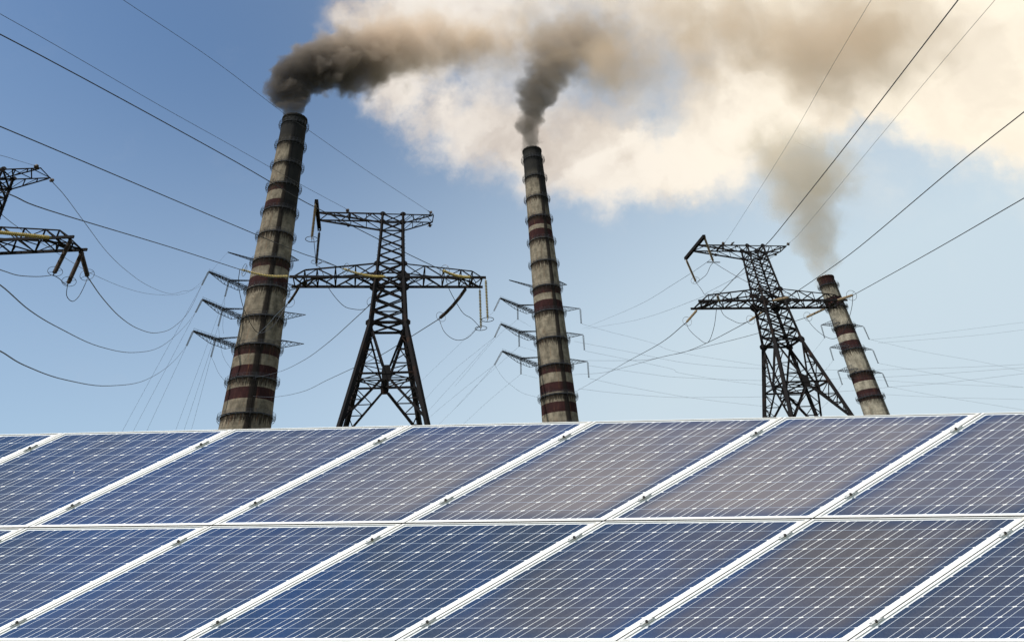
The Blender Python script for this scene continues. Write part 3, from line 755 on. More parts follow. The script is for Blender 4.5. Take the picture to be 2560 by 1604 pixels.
tag(bd.build('bird', mb_, None, loc=bp, smooth=True), 'small dark bird perched on the top beam of the right pylon', 'bird')

# --- left pylon strings
P = tL.P
l3 = ins(rL, P(8.2, -b0, ha), z5(-95, 730), M['amber'], True, 5.4, 28, r=.17, ring=0)
l7 = ins(rL, P(La-.1, -b0, ha), z5(545, 1175), M['porcelain'], False, 4.5, 24, r=.20, ring=1)
l8 = ins(rL, P(La-.3, b0, ha), z5(690, 1275), M['porcelain'], False, 4.5, 24, r=.20, ring=1)
l6 = ins(rL, P(9.4, b0, ha), z5(897, 1195), M['porcelain'], False, 5.2, 28, r=.20, ring=1)
jumper(rL, l7, [z5(400, 1190), z5(200, 1180), z5(60, 1140)], 0, at(*z5(-40, 1105), 46))
jumper(rL, l7, [z5(610, 1215), z5(660, 1262)], 0, l8)
jumper(rL, l8, [z5(682, 1385), z5(738, 1443), z5(800, 1400), z5(860, 1290)], 0, l6)
i1 = fitting(rL, P(T['Ltr']-.2, -T['b_top'], ht+.05), z5(345, 55), True); i2 = fitting(rL, P(T['Ltr'], T['b_top'], ht), z5(545, 235), False)

# ------------------------------------------------------------------ conductors and earth wires
G1, G2, G3 = 'conductors running overhead to the left', 'conductors running overhead to the right', 'distant conductors strung from the chimneys'
W0 = .028
def near_run(lab, p0, px, D1, r=W0, grp=G1):
    wire(lab, curve3([(0, 0)]+px if False else [px_of(p0)]+px, dist(p0), D1, start=p0), r, grp)
def px_of(p):
    v = Vector(p)-Vector((0, 0, EYE)); z = v.dot(FW); return (PX+F*v.dot(RT)/z, PY-F*v.dot(UP)/z)
near_run('heavy conductor crossing the left chimney high up to reach the centre pylon', c3, [zc(1300, 722), zc(1000, 572), zc(650, 395), zc(290, 212), zc(0, 60), zz1(240, 300), dsp(0, 81), dsp(-300, -45)], 34, .036)
near_run('conductor from the left edge to the middle front insulator of the centre pylon', c2, [zc(270, 805), zc(0, 712), zz1(240, 580), dsp(0, 298), dsp(-300, 180)], 34, .033)
near_run('conductor from the left edge ending at the amber insulator in front of the left chimney', c1, [zz1(180, 745), dsp(0, 456) if False else zz1(0, 688), (120, 525), (20, 484), (-250, 380)], 34, .033)
near_run('thin earth wire crossing the left chimney near its third platform to the centre pylon', g1, [zz1(590, 438), zz1(300, 275), zz1(0, 108), dsp(0, 33), dsp(-300, -110)], 34, .017)
near_run('thin earth wire dropping past the left chimney top to the centre pylon', g2, [zz1(860, 375), zz1(620, 208), zz1(520, 140), dsp(500, 140), dsp(290, 0), dsp(140, -105)], 34, .017)
near_run('short earth wire entering at the left edge onto the cut-off pylon', i1, [z5(180, 5), (0, 388), (-200, 340)], 30, .016)
near_run('heavy conductor rising to the top right corner from the right pylon', r2 if False else r1, [z3(600, 830), z3(900, 520), z3(1165, 235), z3(1370, 0), dsp(2000, 335), dsp(2258, 0), dsp(2360, -130)], 34, .036, G2)
near_run('conductor from the middle of the right pylon crossing over the shortest chimney top', r2, [z3(1640, 795), z3(1900, 615), z3(2413, 240), dsp(2250, 393), dsp(2413, 264), dsp(2600, 115)], 40, .036, G2)
near_run('conductor leaving the right pylon arm end toward the right edge', r3, [z3(2413, 830), dsp(2200, 590), dsp(2413, 467), dsp(2650, 332)], 45, .036, G2)
near_run('faint earth wire climbing steeply from the left of the right pylon top', h1, [z3(770, 0), dsp(1850, 350), dsp(1950, 175), dsp(2053, 0), dsp(2130, -130)], 36, .013, G2)
near_run('faint earth wire climbing from the right end of the right pylon top', h2, [z3(1680, 0), dsp(2100, 290), dsp(2230, 135), dsp(2345, 0), dsp(2440, -110)], 36, .013, G2)
def far_run(lab, p0, px, D1, r=.04, end=None, grp=G3):
    a = px_of(p0); pts = [a]+px+([px_of(end)] if end is not None else [])
    wire(lab, curve3(pts, dist(p0), dist(end) if end is not None else D1, start=p0, end=end), r, grp)
zY = lambda x, y: (450+x/3.2867, 620+y/3.2867)
zM_ = lambda x, y: (1000+x/4.086, 700+y/4.086)
zRR = lambda x, y: (1700+x/2.806, 750+y/2.806)
far_run('slack conductor from the rear arm end of the centre pylon passing before the left chimney', c4, [zY(780, 560), zY(700, 650), zY(560, 785)], 332, .05)
far_run('conductor sagging from behind the centre pylon body down to the left chimney', c5, [zc(740, 1500), zY(1200, 790), zY(1000, 930), zY(800, 1020), zY(600, 1065)], 320, .05)
far_run('conductor passing behind the centre pylon legs low to the left chimney', c6, [zw_ for zw_ in ((830+845/4.877, 760+470/4.877), (830+560/4.877, 760+640/4.877), (830+200/4.877, 760+805/4.877), (830-60/4.877, 760+925/4.877), zY(1000, 1180), zY(770, 1222), zY(600, 1215))], 320, .05)
far_run('conductor hanging in a deep bow from the cut-off pylon to the top left chimney arm', l6, [zl2(520, 800), zl2(610, 895), zl2(700, 952), zl2(790, 971), zl2(880, 938), zl2(960, 850)], 0, .05, eL[1][0])
_s = at(-60, 690, 60)
far_run('middle of three bowed conductors from the left edge to the chimney arms', _s, [(0, 712), zl2(150, 858), zl2(300, 948), zl2(500, 1040), zl2(680, 1070), zl2(820, 1035), zl2(930, 940)], 0, .05, eL[2][0])
_s = at(-60, 855, 60)
far_run('lowest of three bowed conductors from the left edge to the chimney arms', _s, [(0, 877), zl2(130, 1138), zl2(330, 1208), zl2(550, 1238), zl2(740, 1206), zl2(870, 1120)], 0, .05, eL[3][0])
far_run('thin earth wire swooping from the cut-off pylon tip toward the left chimney', i2, [zl2(330, 285), zl2(430, 420), zl2(540, 565), zl2(640, 660), zl2(740, 730), zl2(850, 773), zl2(920, 762), zl2(1010, 720)], 0, .03, Vector(armsL[0][1]))
_s = at(*zl2(0, 370), 90)
far_run('very faint wire passing behind the cut-off pylon and bowing toward the left chimney', _s, [zl2(120, 460), zl2(370, 620), zl2(480, 682), zl2(640, 748), zl2(780, 778), zl2(920, 776), zl2(1010, 735)], 330, .035)
i = 0
names6 = ['outer', 'second', 'third', 'fourth', 'fifth', 'innermost']
for st, e2 in ((eL[1][0], zY(-50, 900) if False else zl2(620, 1460)), (eL[2][0], zl2(675, 1460)), (eL[3][0], zl2(742, 1460)), (eL[1][1], zY(0, 1400)), (eL[2][1], zY(40, 1475)), (eL[3][1], zY(98, 1475))):
    far_run('%s of the six faint wires fanning down beside the left chimney' % names6[i], st, [e2, (e2[0]-14, e2[1]+35)], 420, .05); i += 1
for st, q, nm in ((eL[1][1], [zY(352, 620), zY(358, 700)], 'short faint wire hanging between the left chimney arms'), (eL[2][1], [zY(330, 780), zY(360, 900), zY(430, 1005)], 'thin curved jumper wire below the middle left arm'),
                  (eL[3][1], [zY(275, 930), zY(320, 1030), zY(385, 1110)], 'thin curved jumper wire below the lowest left arm')):
    far_run(nm, st, q, 338, .05)
# wires from the middle chimney's left arms, fanning down left behind the centre pylon
fan = [(eM[1][0], zM_(880, 395), zM_(215, 1030)), (eM[2][0], zM_(500, 960), zM_(250, 1225)), (eM[2][0], zM_(700, 880), zM_(285, 1340)), (eM[3][0], zM_(600, 1150), zM_(290, 1410)), (eM[3][0], zM_(700, 1170), zM_(410, 1460)),
       (eM[1][1], zM_(980, 590), zM_(640, 990)), (eM[2][1], zM_(900, 960), zM_(660, 1200)), (eM[3][1], zM_(930, 1210), zM_(660, 1458))]
for i, (st, a_, b_) in enumerate(fan):
    far_run('%s wire from the left in the fan between centre pylon and middle chimney' % ['first', 'second', 'third', 'fourth', 'fifth', 'sixth', 'seventh', 'eighth'][i], st, [a_, b_, (b_[0]-20, b_[1]+22)], 480, .042)
far_run('thin wire bowing from the lowest left arm of the middle chimney to its platform', eM[3][0], [zM_(1040, 980), zM_(1120, 1060), zM_(1250, 1150), zM_(1400, 1195)], 376, .045)
for i, (st, q) in enumerate([(eM[1][1], [zM_(1340, 475)]), (eM[2][1], [zM_(1390, 725)]), (eM[3][1], [zM_(1400, 1000)])]):
    far_run('short faint wire from the %s left arm of the middle chimney to its shaft' % ['upper', 'middle', 'lowest'][i], st, q, 378, .035)
# right pylon rear spans toward the middle chimney
far_run('conductor from the right pylon left arm end down to the middle chimney', r4, [(1650, 858), (1560, 908), (1480, 955), (1440, 978)], 380, .05)
far_run('conductor from the right pylon body sweeping low left to the middle chimney', r5, [zq(350, 830), zq(170, 905), (1650, 893), (1560, 918), (1500, 932), (1430, 936)], 380, .045)
far_run('conductor from the right pylon far arm passing behind its legs to the left', r6, [zq(680, 775), zq(350, 860), (1650, 893), (1600, 900), (1500, 901), (1430, 900)], 380, .04)
far_run('faint wire from the right pylon top toward the middle chimney', h3, [z3(395, 455), z3(0, 715), zA(830, 880), zA(640, 960), zA(580, 985)], 380, .028)
far_run('faint wire from the lower body of the right pylon toward the middle chimney', h4, [z3(900, 590), z3(400, 850), zA(1134, 840), zA(830, 945), zA(600, 985)], 380, .028)
# long faint spans right of the middle chimney
sp = [([zA(575, 962), zA(700, 998), zA(900, 1050), zRR(0, 368), zRR(575, 460)], 'from the upper right arm of the middle chimney'),
      ([zA(590, 1090), zA(800, 1132), zA(1000, 1175), zRR(0, 510), zRR(330, 565), zRR(575, 595)], 'from the middle right arm of the middle chimney'),
      ([zA(540, 1045), zA(800, 1095), zRR(0, 434), zRR(300, 465), zRR(575, 480), zRR(1130, 490), zRR(1400, 488), zRR(2000, 470), zRR(2413, 450)], 'running level behind the right pylon to the right edge'),
      ([zA(610, 1160), zA(900, 1200), zRR(0, 541), zRR(575, 563), zRR(1180, 548), zRR(1700, 525), zRR(2413, 473)], 'crossing the shortest chimney at its lowest arm'),
      ([zA(612, 1220), zA(800, 1260), zRR(100, 687), zRR(575, 743)], 'lowest from the middle chimney to the right pylon'),
      ([zA(560, 1268), zA(700, 1285), zA(900, 1303), zRR(0, 682), zRR(300, 680), zRR(575, 676), zRR(1200, 635), zRR(1465, 610), zRR(1850, 580), zRR(2413, 515)], 'rising rightward past the lowest arm of the shortest chimney')]
for px, nm in sp: wire('faint span %s' % nm, curve3(px, 384, 520), .05, G3)
for st, px, nm in ((eR[4][0], [zRR(1700, 360), zRR(2100, 430), zRR(2413, 500)], 'upper right'), (eR[5][0], [zRR(1700, 500), zRR(2100, 570), zRR(2413, 612)], 'middle right'), (eR[6][0], [zRR(1800, 670), zRR(2200, 735), zRR(2413, 770)], 'lowest right')):
    far_run('faint wire leaving the %s arm of the shortest chimney' % nm, st, px, 600, .05)
for px, nm in (([zRR(1330, 278), zRR(1500, 262), zRR(1850, 225), zRR(2413, 155)], 'upper'), ([zRR(1390, 300), zRR(1700, 278), zRR(2100, 245), zRR(2413, 207)], 'lower')):
    wire('%s of two faint wires rising right from behind the shortest chimney' % nm, curve3(px, 540, 650), .05, G3)
for st, px, nm in ((eR[1][0], [zRR(930, 370), zRR(860, 440)], 'upper'), (eR[2][0], [zRR(1020, 490), zRR(960, 560)], 'middle'), (eR[3][0], [zRR(1060, 690), zRR(960, 790)], 'lowest')):
    far_run('faint wire slanting down left from the %s left arm of the shortest chimney' % nm, st, px, 560, .045)
for px, nm in (([zRR(1420, 660), zRR(1800, 680), zRR(2100, 688), zRR(2413, 696)], 'low beside the shortest chimney'), ([zRR(1380, 560), zRR(1800, 585), zRR(2413, 612)], 'between the lower arms and the right edge')):
    wire('level faint wire %s' % nm, curve3(px, 500, 560), .045, G3)

# ------------------------------------------------------------------ the solar array
A3 = Vector((1.78957, -.06054, -.12441)); B3 = Vector((-1.83018, -.00199, -.70145)); O3 = Vector((-3.07432, 7.15358, 1.73520+EYE))
N3 = A3.cross(B3).normalized()
if N3.y > 0: N3 = -N3                                             # towards the camera
s0, s1, t0, t1 = .0415, .9600, .0300, .9775                      # cell field inside one module
M['frame'], n, b = mat('anodised_aluminium', (.80, .80, .79), .42, 0., .5)
c = obj_co(n); d1 = n.noise(c, 3, 5, .65); n.put(b.inputs['Base Color'], n.mix(n.rng(d1, .52, .75), (.86, .86, .85), (.66, .64, .60)))
M['gasket'], n, b = mat('grey_gasket', (.16, .15, .14), .7)
n.put(b.inputs['Base Color'], n.mix(n.noise(obj_co(n), 6, 3), (.13, .12, .115), (.24, .22, .20)))
M['bolt'], n, b = mat('clamp_bolt', (.03, .03, .035), .4, .5)
n.put(b.inputs['Base Color'], n.mix(n.noise(obj_co(n), 30, 3), (.015, .015, .018), (.06, .055, .05)))
M['gapshade'], n, b = mat('black_gap_shade', (.015, .015, .015), .9, 0., .1)  # black that stands in for the shade between panel frames
n.put(b.inputs['Base Color'], n.mix(n.noise(obj_co(n), 8, 3), (.010, .010, .010), (.03, .028, .025)))
M['clamp'], n, b = mat('clamp_aluminium', (.66, .66, .66), .4, .2)
n.put(b.inputs['Base Color'], n.mix(n.noise(obj_co(n), 12, 3), (.5, .5, .5), (.75, .75, .74)))
mc, n, b = mat('monocrystalline_cells', rough=.12)
uv = n.new('ShaderNodeUVMap'); uv.uv_map = 'UVMap'; u, v, _ = n.sep(uv.outputs[0])
U = n.math('MULTIPLY', n.math('DIVIDE', n.math('SUBTRACT', u, s0), s1-s0), 6.); V = n.math('MULTIPLY', n.math('DIVIDE', n.math('SUBTRACT', v, t0), t1-t0), 12.)
fu, fv = n.math('FRACT', U), n.math('FRACT', V)
du = n.math('SUBTRACT', .5, n.math('ABSOLUTE', n.math('SUBTRACT', fu, .5))); dv = n.math('SUBTRACT', .5, n.math('ABSOLUTE', n.math('SUBTRACT', fv, .5)))   # distance to the cell edge
inside = n.math('MULTIPLY', n.math('MULTIPLY', n.math('GREATER_THAN', U, 0.), n.math('LESS_THAN', U, 6.)), n.math('MULTIPLY', n.math('GREATER_THAN', V, 0.), n.math('LESS_THAN', V, 12.)))
chamf = n.math('LESS_THAN', n.math('ADD', n.math('MULTIPLY', du, 1.), dv), .080)
gapu = n.math('LESS_THAN', du, .0100); gapv = n.math('LESS_THAN', dv, .0145)
bus = n.math('LESS_THAN', n.math('ABSOLUTE', n.math('SUBTRACT', n.math('ABSOLUTE', n.math('SUBTRACT', fu, .5)), .25)), .0076)
white = n.math('MAXIMUM', n.math('MAXIMUM', chamf, gapu), n.math('SUBTRACT', 1., inside))
# cell colour: deep blue silicon; sky reflection painted in as grey mid-glass, with dusty streaks; edges stay blue
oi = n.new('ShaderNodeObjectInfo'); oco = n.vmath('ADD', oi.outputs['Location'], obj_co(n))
dl = n.new('ShaderNodeAttribute'); dl.attribute_type = 'OBJECT'; dl.attribute_name = 'sky_refl_left'
dr = n.new('ShaderNodeAttribute'); dr.attribute_type = 'OBJECT'; dr.attribute_name = 'sky_refl_right'
sky_refl = n.math('ADD', n.math('MULTIPLY', dl.outputs['Fac'], n.math('SUBTRACT', 1., u)), n.math('MULTIPLY', dr.outputs['Fac'], u))
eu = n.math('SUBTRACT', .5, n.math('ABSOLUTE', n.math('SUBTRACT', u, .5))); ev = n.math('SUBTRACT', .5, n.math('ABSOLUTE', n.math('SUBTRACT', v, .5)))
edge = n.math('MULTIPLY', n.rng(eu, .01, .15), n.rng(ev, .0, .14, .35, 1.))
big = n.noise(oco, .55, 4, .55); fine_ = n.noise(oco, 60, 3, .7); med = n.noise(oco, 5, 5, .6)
df = n.math('MULTIPLY', n.math('MULTIPLY', edge, sky_refl), n.rng(big, .25, .75, .60, 1.15))
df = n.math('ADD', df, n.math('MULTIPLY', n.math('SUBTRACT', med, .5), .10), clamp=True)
cid = n.new('ShaderNodeTexWhiteNoise'); cid.noise_dimensions = '3D'
n.put(cid.inputs['Vector'], n.vmath('ADD', n.comb(n.math('FLOOR', U), n.math('FLOOR', V), 0.), oi.outputs['Location']))
cell = n.mix(cid.outputs['Value'], (.0070, .040, .140), (.0110, .051, .165))
cell = n.mix(n.rng(big, .35, .7), cell, (.014, .035, .082))
streak = n.noise(n.comb(n.math('MULTIPLY', u, 26.), n.math('MULTIPLY', v, 1.4), oi.outputs['Random']), 1., 4, .6)
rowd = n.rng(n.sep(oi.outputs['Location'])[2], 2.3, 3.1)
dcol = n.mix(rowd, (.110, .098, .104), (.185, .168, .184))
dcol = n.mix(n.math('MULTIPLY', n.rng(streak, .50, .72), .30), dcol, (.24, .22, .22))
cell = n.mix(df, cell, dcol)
spot = n.new('ShaderNodeTexVoronoi'); spot.inputs['Scale'].default_value = 2.6; n.put(spot.inputs['Vector'], n.vmath('ADD', oco, n.scale(n.vmath('SUBTRACT', n.noise(oco, 40, 2, .6, 0, True), (.5, .5, .5)), .03)))
spk = n.math('MULTIPLY', n.math('LESS_THAN', spot.outputs['Distance'], .016), n.math('GREATER_THAN', n.sep(spot.outputs['Color'])[0], .72))
cell = n.mix(n.math('MULTIPLY', n.math('SUBTRACT', fine_, .35), .16, clamp=True), cell, (.30, .30, .34))
cc = n.mix(n.math('MULTIPLY', gapv, .62), cell, (.55, .66, .85))
cc = n.mix(n.math('MULTIPLY', bus, .95), cc, (.86, .90, .95))
cc = n.mix(white, cc, (.86, .87, .88))
cc = n.mix(spk, cc, (.62, .62, .60))
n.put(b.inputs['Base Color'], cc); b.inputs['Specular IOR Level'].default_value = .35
n.put(b.inputs['Roughness'], n.rng(med, .3, .7, .10, .26))
M['cells'] = mc
def Q(s_, t_, k_=0.): return A3*s_+B3*t_+N3*k_
def prism(mb, s0_, s1_, t0_, t1_, k0, k1, mi=0):
    vs = [Q(s_, t_, k_) for k_ in (k0, k1) for s_, t_ in ((s0_, t0_), (s1_, t0_), (s1_, t1_), (s0_, t1_))]
    mb.add(vs, [(0, 1, 2, 3), (7, 6, 5, 4), (0, 4, 5, 1), (1, 5, 6, 2), (2, 6, 7, 3), (3, 7, 4, 0)], mi)
def local(mb, name, mats, parent, loc=(0, 0, 0)):
    WORLD['_'] = Vector(); o_ = mb.build(name, mats, None, loc=(0, 0, 0)); o_.parent = parent; o_.location = loc; return o_
fr = MB(); e = .0064; fu_, fv_ = .0225, .0125
prism(fr, e, fu_, .0085, .9966, -.035, .006); prism(fr, 1-fu_, 1-e*.3, .0085, .9966, -.035, .006)
prism(fr, fu_, 1-fu_, .0085, fv_+.002, -.035, .006); prism(fr, fu_, 1-fu_, 1-fv_*1.15, .9966, -.035, .006)
gk, gv = .0024, .0014
prism(fr, fu_, fu_+gk, fv_, 1-fv_, -.004, .0035, 1)
prism(fr, fu_, 1-fu_, fv_+.002, fv_+.002+gv, -.004, .0034, 1)
gl = MB(); cs, ct = (fu_, 1-fu_), (fv_, 1-fv_*1.15)
gl.add([Q(s_, t_, k_) for k_ in (0, -.006) for s_, t_ in ((cs[0], ct[0]), (cs[1], ct[0]), (cs[1], ct[1]), (cs[0], ct[1]))], [(0, 1, 2, 3), (7, 6, 5, 4)], 0)
cl = MB()
prism(cl, -.019, .015, -.014, .014, .0075, .0110); prism(cl, -.0045, .0045, -.030, .030, .0112, .0150); prism(cl, -.0055, .0055, -.0325, -.0295, .004, .0158, 1); prism(cl, .0046, .0058, -.026, .026, .004, .0151, 1)
cb = MB(); cb.lathe(N3*.0165, N3, [(.012, 0), (.012, .004), (.009, .006)], 10)
def first_panel():
    rt = empty('solar_panel', (0, 0, 0), None, 'solar panel', 'solar panels of the two-row array')
    f_ = local(fr, 'frame', [M['frame'], M['gasket']], rt)
    g_ = local(gl, 'cell_sheet', M['cells'], rt); me = g_.data; uvl = me.uv_layers.new(name='UVMap')
    W4 = [(cs[0], ct[0]), (cs[1], ct[0]), (cs[1], ct[1]), (cs[0], ct[1])]
    for lp in me.loops: uvl.data[lp.index].uv = W4[lp.vertex_index % 4]
    return rt, f_, g_
c_m = None
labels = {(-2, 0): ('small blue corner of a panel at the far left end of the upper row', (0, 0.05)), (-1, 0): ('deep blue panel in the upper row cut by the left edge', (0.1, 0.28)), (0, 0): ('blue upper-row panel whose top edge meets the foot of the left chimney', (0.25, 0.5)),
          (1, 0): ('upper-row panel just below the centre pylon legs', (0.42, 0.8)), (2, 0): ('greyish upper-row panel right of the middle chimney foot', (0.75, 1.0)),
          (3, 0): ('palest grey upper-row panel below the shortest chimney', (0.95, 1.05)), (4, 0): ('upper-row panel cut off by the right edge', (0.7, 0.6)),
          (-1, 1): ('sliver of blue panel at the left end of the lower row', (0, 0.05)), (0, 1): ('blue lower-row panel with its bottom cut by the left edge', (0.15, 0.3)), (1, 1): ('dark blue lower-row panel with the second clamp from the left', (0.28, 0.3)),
          (2, 1): ('deepest blue panel, at the middle of the lower row', (0.08, 0.15)), (3, 1): ('blue-grey lower-row panel right of the deepest blue one', (0.22, 0.75)), (4, 1): ('brownish grey lower-row panel, the greyest of its row', (0.72, 0.68)),
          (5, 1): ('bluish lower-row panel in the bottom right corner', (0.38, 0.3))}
proto = None
clamp_mesh = None
for (i, j), (lab, refl) in labels.items():
    if proto is None:
        proto = first_panel(); rt_, f_, g_ = proto
    else:
        rt_ = proto[0].copy(); link(rt_); f_ = proto[1].copy(); link(f_); f_.parent = rt_; g_ = proto[2].copy(); link(g_); g_.parent = rt_
    rt_.location = O3+A3*i+B3*j; rt_['label'] = lab; g_['sky_refl_left'] = float(refl[0]); g_['sky_refl_right'] = float(refl[1])  # amount of painted sky reflection at the left and right edge
    for tt in ((.17, .79) if j == 0 else (.15, .85)):             # mid clamps on the left seam of the panel
        if (i, j) in ((-2, 0), (-1, 1)): continue
        if clamp_mesh is None:
            k1 = local(cl, 'clamp', [M['clamp'], M['bolt']], rt_, Q(-.0, tt)); k2 = local(cb, 'bolt', M['bolt'], k1); clamp_mesh = (k1, k2)
        else:
            k1 = clamp_mesh[0].copy(); link(k1); k2 = clamp_mesh[1].copy(); link(k2); k1.parent = rt_; k2.parent = k1; k1.location = Q(0, tt)
# the rack that carries the panels
rk = root('mounting_rack', (O3.x+4, O3.y+.3, 0), 'steel rack holding up the two rows of solar panels from behind', 'rack')
rl = MB()
for tt in (.22, .80, 1.2, 1.8): rl.bar(O3+Q(-2.1 if tt < 1 else -1.0, tt, -.075), O3+Q(4.95 if tt < 1 else 5.95, tt, -.075), .06, .06)
rl.build('rail', M['galv'], rk)
sr = MB()  # black strips added as painted shade down the gaps between panels
def strip(i_, sa, sb, ta, tb):
    vs = [O3+Q(i_+s_, t_, k_) for k_ in (-.03, -.0035) for s_, t_ in ((sa, ta), (sb, ta), (sb, tb), (sa, tb))]
    sr.add(vs, [(0, 1, 2, 3), (7, 6, 5, 4), (0, 4, 5, 1), (1, 5, 6, 2), (2, 6, 7, 3), (3, 7, 4, 0)])
for i in range(-2, 7):
    if -2 < i < 5: strip(i, -.0017, .0062, .009, .998)
    if 6 > i > -1: strip(i, -.0017, .0062, 1.0088, 1.998)
strip(0, -2, 5, .9969, 1.0082)
tm_ = MB()
tm_.add([O3+Q(s_, t_, k_) for k_ in (-.03, .004) for s_, t_ in ((-.98, 1.9990), (5.99, 1.9990), (5.96, 2.03), (-1.01, 2.03))], [(0, 1, 2, 3), (7, 6, 5, 4), (0, 4, 5, 1), (1, 5, 6, 2), (2, 6, 7, 3), (3, 7, 4, 0)])
tm_.build('edge_trim', M['frame'], rk)
sr.build('gap_shade', M['gapshade'], rk)
for x in (-5.5, -2.2, 1.1, 4.2):
    k = MB(); y = O3.y+.12-(x-O3.x)*.034; k.bar((x, y+.18, 0), (x, y+.16, 2.9), .12); k.bar((x, y+1.9, 0), (x, y+.25, 2.3), .08); k.build('post', M['galv'], rk)

# ------------------------------------------------------------------ smoke: closed puffy hulls filled with a scattering volume whose density falls to nothing inside the hull
def smoke(name, lab, blobs, dens, colr, alb2, warp_s, warp_a, nscale, thr, grad=None, step=.25, aniso=.25, hull=1.06, puff=None):
    """blobs: (point, radius, weight)"""
    ctr = Vector(blobs[0][0])
    mt = bpy.data.materials.new(name+'_volume'); mt.use_nodes = True; nt = mt.node_tree; nt.nodes.clear(); n = NT(nt)
    co = n.new('ShaderNodeNewGeometry').outputs['Position']
    nz = n.noise(co, warp_s, 2.5, .6, 0, True)
    wp = n.vmath('ADD', co, n.scale(n.vmath('SUBTRACT', nz, (.5, .5, .5)), warp_a))
    acc = None
    for p, r, k in blobs:
        dd = n.vmath('DISTANCE', wp, tuple(p), 1); v = n.rng(dd, float(r), 0., 0., float(k)); acc = v if acc is None else n.math('ADD', acc, v)
    ns = n.noise(wp, nscale, 3, .62)
    gate = n.rng(acc, .01, .12); acc = n.math('ADD', acc, n.math('MULTIPLY', n.math('SUBTRACT', ns, .5), thr[2]))
    if puff:                                               # rounded billows, crisp near the mouth and softer down wind
        vo = n.new('ShaderNodeTexVoronoi', feature='SMOOTH_F1'); vo.inputs['Scale'].default_value = puff[0]; vo.inputs['Smoothness'].default_value = .35; vo.inputs['Detail'].default_value = .6; vo.inputs['Roughness'].default_value = .5; n.put(vo.inputs['Vector'], wp)
        acc = n.math('SUBTRACT', acc, n.math('MULTIPLY', n.math('SUBTRACT', vo.outputs['Distance'], .45), puff[1]))
        far = n.rng(n.vmath('DISTANCE', co, tuple(blobs[0][0]), 1), puff[2], puff[3])
        hi = n.math('ADD', thr[0]+.28, n.math('MULTIPLY', far, thr[1]-thr[0]-.28)); fade = n.math('SUBTRACT', 1., n.math('MULTIPLY', far, puff[4]))
        dn = n.math('MULTIPLY', n.math('MULTIPLY', n.rng(acc, thr[0], hi), fade), dens)
    else: dn = n.math('MULTIPLY', n.rng(acc, thr[0], thr[1]), dens)
    dn = n.math('MULTIPLY', dn, gate)
    pv = n.new('ShaderNodeVolumePrincipled'); n.put(pv.inputs['Density'], dn); pv.inputs['Anisotropy'].default_value = aniso
    if grad:
        (gp, g0, g1) = grad; t = n.rng(n.vmath('DISTANCE', co, tuple(gp), 1), g0, g1); n.put(pv.inputs['Color'], n.mix(t, colr, alb2))
    else: pv.inputs['Color'].default_value = (*colr, 1)
    ou = n.new('ShaderNodeOutputMaterial'); n.l.new(pv.outputs[0], ou.inputs['Volume'])
    mt.cycles.volume_step_rate = step
    mb = MB()
    pts = []
    for (p, r, k), (p2, r2, k2) in zip(blobs, blobs[1:]+[blobs[-1]]):
        pts.append((Vector(p), r))
        d = (Vector(p2)-Vector(p)).length
        if d < (r+r2)*.8: pts.append(((Vector(p)+Vector(p2))/2, (r+r2)/2*.95))
    for p, r in pts:
        rr = r*hull; U_, V_ = 16, 10
        vs = [p+Vector((0, 0, rr))]; fs = []
        for a in range(1, V_):
            for c_ in range(U_):
                th, ph = math.pi*a/V_, 2*math.pi*c_/U_; vs.append(p+Vector((rr*math.sin(th)*math.cos(ph), rr*math.sin(th)*math.sin(ph), rr*math.cos(th))))
        vs.append(p-Vector((0, 0, rr)))
        for c_ in range(U_): fs.append((0, 1+c_, 1+(c_+1) % U_))
        for a in range(V_-2):
            for c_ in range(U_):
                A_, B_ = 1+a*U_, 1+(a+1)*U_; fs.append((A_+c_, B_+c_, B_+(c_+1) % U_, A_+(c_+1) % U_))
        L_ = len(vs)-1
        for c_ in range(U_): fs.append((L_, L_-U_+(c_+1) % U_, L_-U_+c_))
        mb.add(vs, fs)
    o = mb.build(name, mt, None, loc=ctr)
    rm = o.modifiers.new('union', 'REMESH'); rm.mode = 'VOXEL'; rm.voxel_size = max(2.5, min(r for _, r, _ in blobs)*.22)
    tex = bpy.data.textures.new('puffs', 'CLOUDS'); tex.noise_scale = warp_a*1.2; dm = o.modifiers.new('puffs', 'DISPLACE'); dm.texture = tex; dm.strength = warp_a*.35; dm.mid_level = .5
    tag(o, lab, 'smoke', None, 'stuff')
    return o
# left chimney: dark column bending over into a long brown streamer blown to the right
k = lambda x, y, D, r, w_=1.: (at(x, y, D), r, w_)
L1 = [k(739, 286, 345, 9, 1.6), k(738, 262, 345, 11, 1.5), k(730, 232, 345, 15, 1.4), k(728, 200, 345, 19, 1.1), k(715, 188, 345, 12, .9), k(772, 165, 346, 23, 1.3), k(822, 168, 348, 26, 1.2), k(850, 130, 350, 25, 1.1), k(895, 160, 352, 29, 1.1), k(925, 110, 352, 30, 1.0),
      k(965, 150, 354, 32, .95), k(1005, 90, 356, 38, .95), k(1065, 120, 360, 38, .9), k(1130, 90, 364, 40, .8), k(1200, 125, 368, 38, .7), k(1270, 100, 370, 34, .5)]
smoke('smoke_plume', 'dense black smoke pouring right from the left chimney top', L1, .22, (.175, .155, .135), (.86, .71, .56), .055, 15, .12, (.10, 1.35, 1.5), (at(735, 270, 345), 20, 105), .16, puff=(.060, .95, 20, 130, .72))
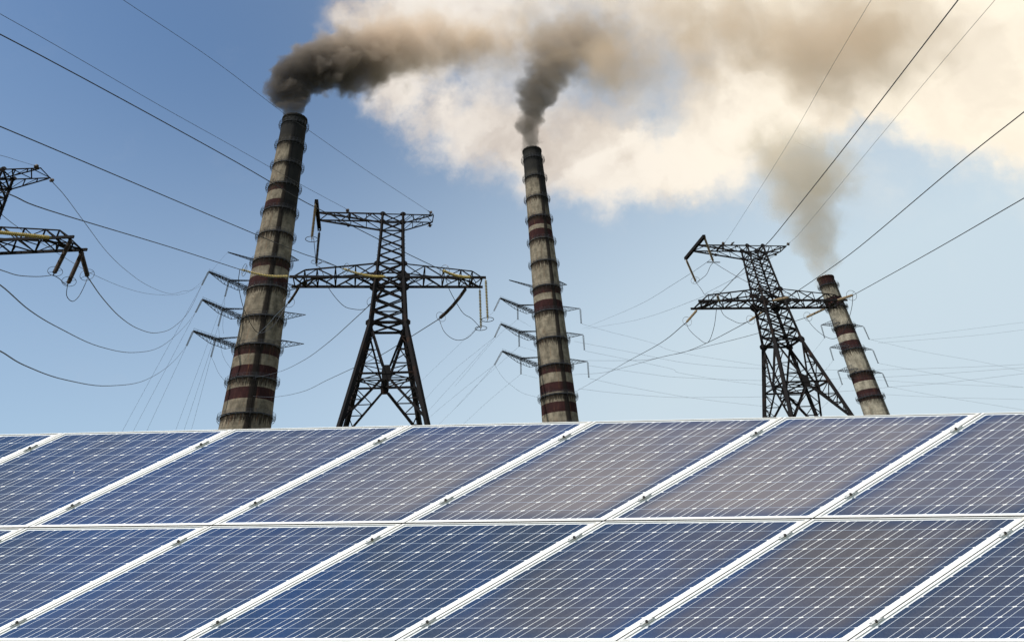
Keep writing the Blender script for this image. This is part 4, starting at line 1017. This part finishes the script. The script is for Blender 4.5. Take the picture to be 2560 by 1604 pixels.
L2 = [k(1328, 376, 385, 8.5, 1.7), k(1330, 348, 385, 10, 1.4), k(1324, 312, 385, 14, 1.2), k(1325, 270, 385, 17, 1.2), k(1345, 235, 386, 20, 1.1), k(1350, 200, 387, 23, 1.1), k(1388, 155, 388, 31, 1.2), k(1420, 105, 390, 38, 1.2), k(1345, 95, 390, 32, .9), k(1490, 90, 392, 38, 1.0)]
smoke('smoke_plume', 'brown smoke column rising straight from the middle chimney', L2, .13, (.21, .185, .15), (.66, .55, .43), .055, 13, .12, (.10, 1.25, 1.4), (at(1330, 350, 385), 20, 110), .16, puff=(.066, 1.0, 20, 120, .58))
L3 = [k(2063, 694, 512, 10, 3.0), k(2056, 664, 512, 14, 2.6), k(2045, 628, 512, 19, 2.1), k(2035, 585, 512, 23, 1.3), k(2012, 530, 514, 33, 1.1), k(2050, 480, 516, 34, .9), k(1985, 455, 518, 42, 1.0), k(1950, 390, 520, 44, .8), k(2040, 400, 520, 44, .8), k(2110, 440, 520, 36, .5), k(1925, 335, 522, 40, .5)]
smoke('smoke_plume', 'thin hazy smoke rising from the shortest chimney', L3, .036, (.76, .62, .42), (.80, .70, .54), .034, 30, .055, (.15, 1.5, 2.4), (at(2060, 690, 512), 10, 90), .16)
L4 = [k(1040, 60, 362, 36, .6), k(1130, 125, 366, 34, .8), k(1215, 130, 370, 36, 1.2), k(1285, 95, 374, 38, 1.1), k(1370, 50, 380, 42, .9), k(1480, 130, 384, 44, 1.3), k(1570, 165, 388, 46, 1.3), k(1670, 120, 392, 42, .8), k(1780, 160, 396, 44, 1.0), k(1880, 70, 398, 50, .9),
      k(1980, 140, 402, 48, 1.2), k(2090, 165, 406, 50, 1.4), k(2190, 110, 410, 50, .9), k(2290, 170, 412, 42, .6), k(1630, 20, 388, 52, .8), k(1490, 0, 384, 46, .7), k(2060, 20, 406, 60, .9), k(1730, 215, 392, 28, .7), k(2230, 0, 412, 56, .6), k(1770, 30, 394, 48, .7), k(2380, 110, 416, 44, .4)]
smoke('smoke_drift', 'broad brown smoke drifting across the top toward the right corner', L4, .040, (.80, .66, .50), (.80, .68, .52), .018, 60, .032, (.30, 2.0, 3.6), None, .20)
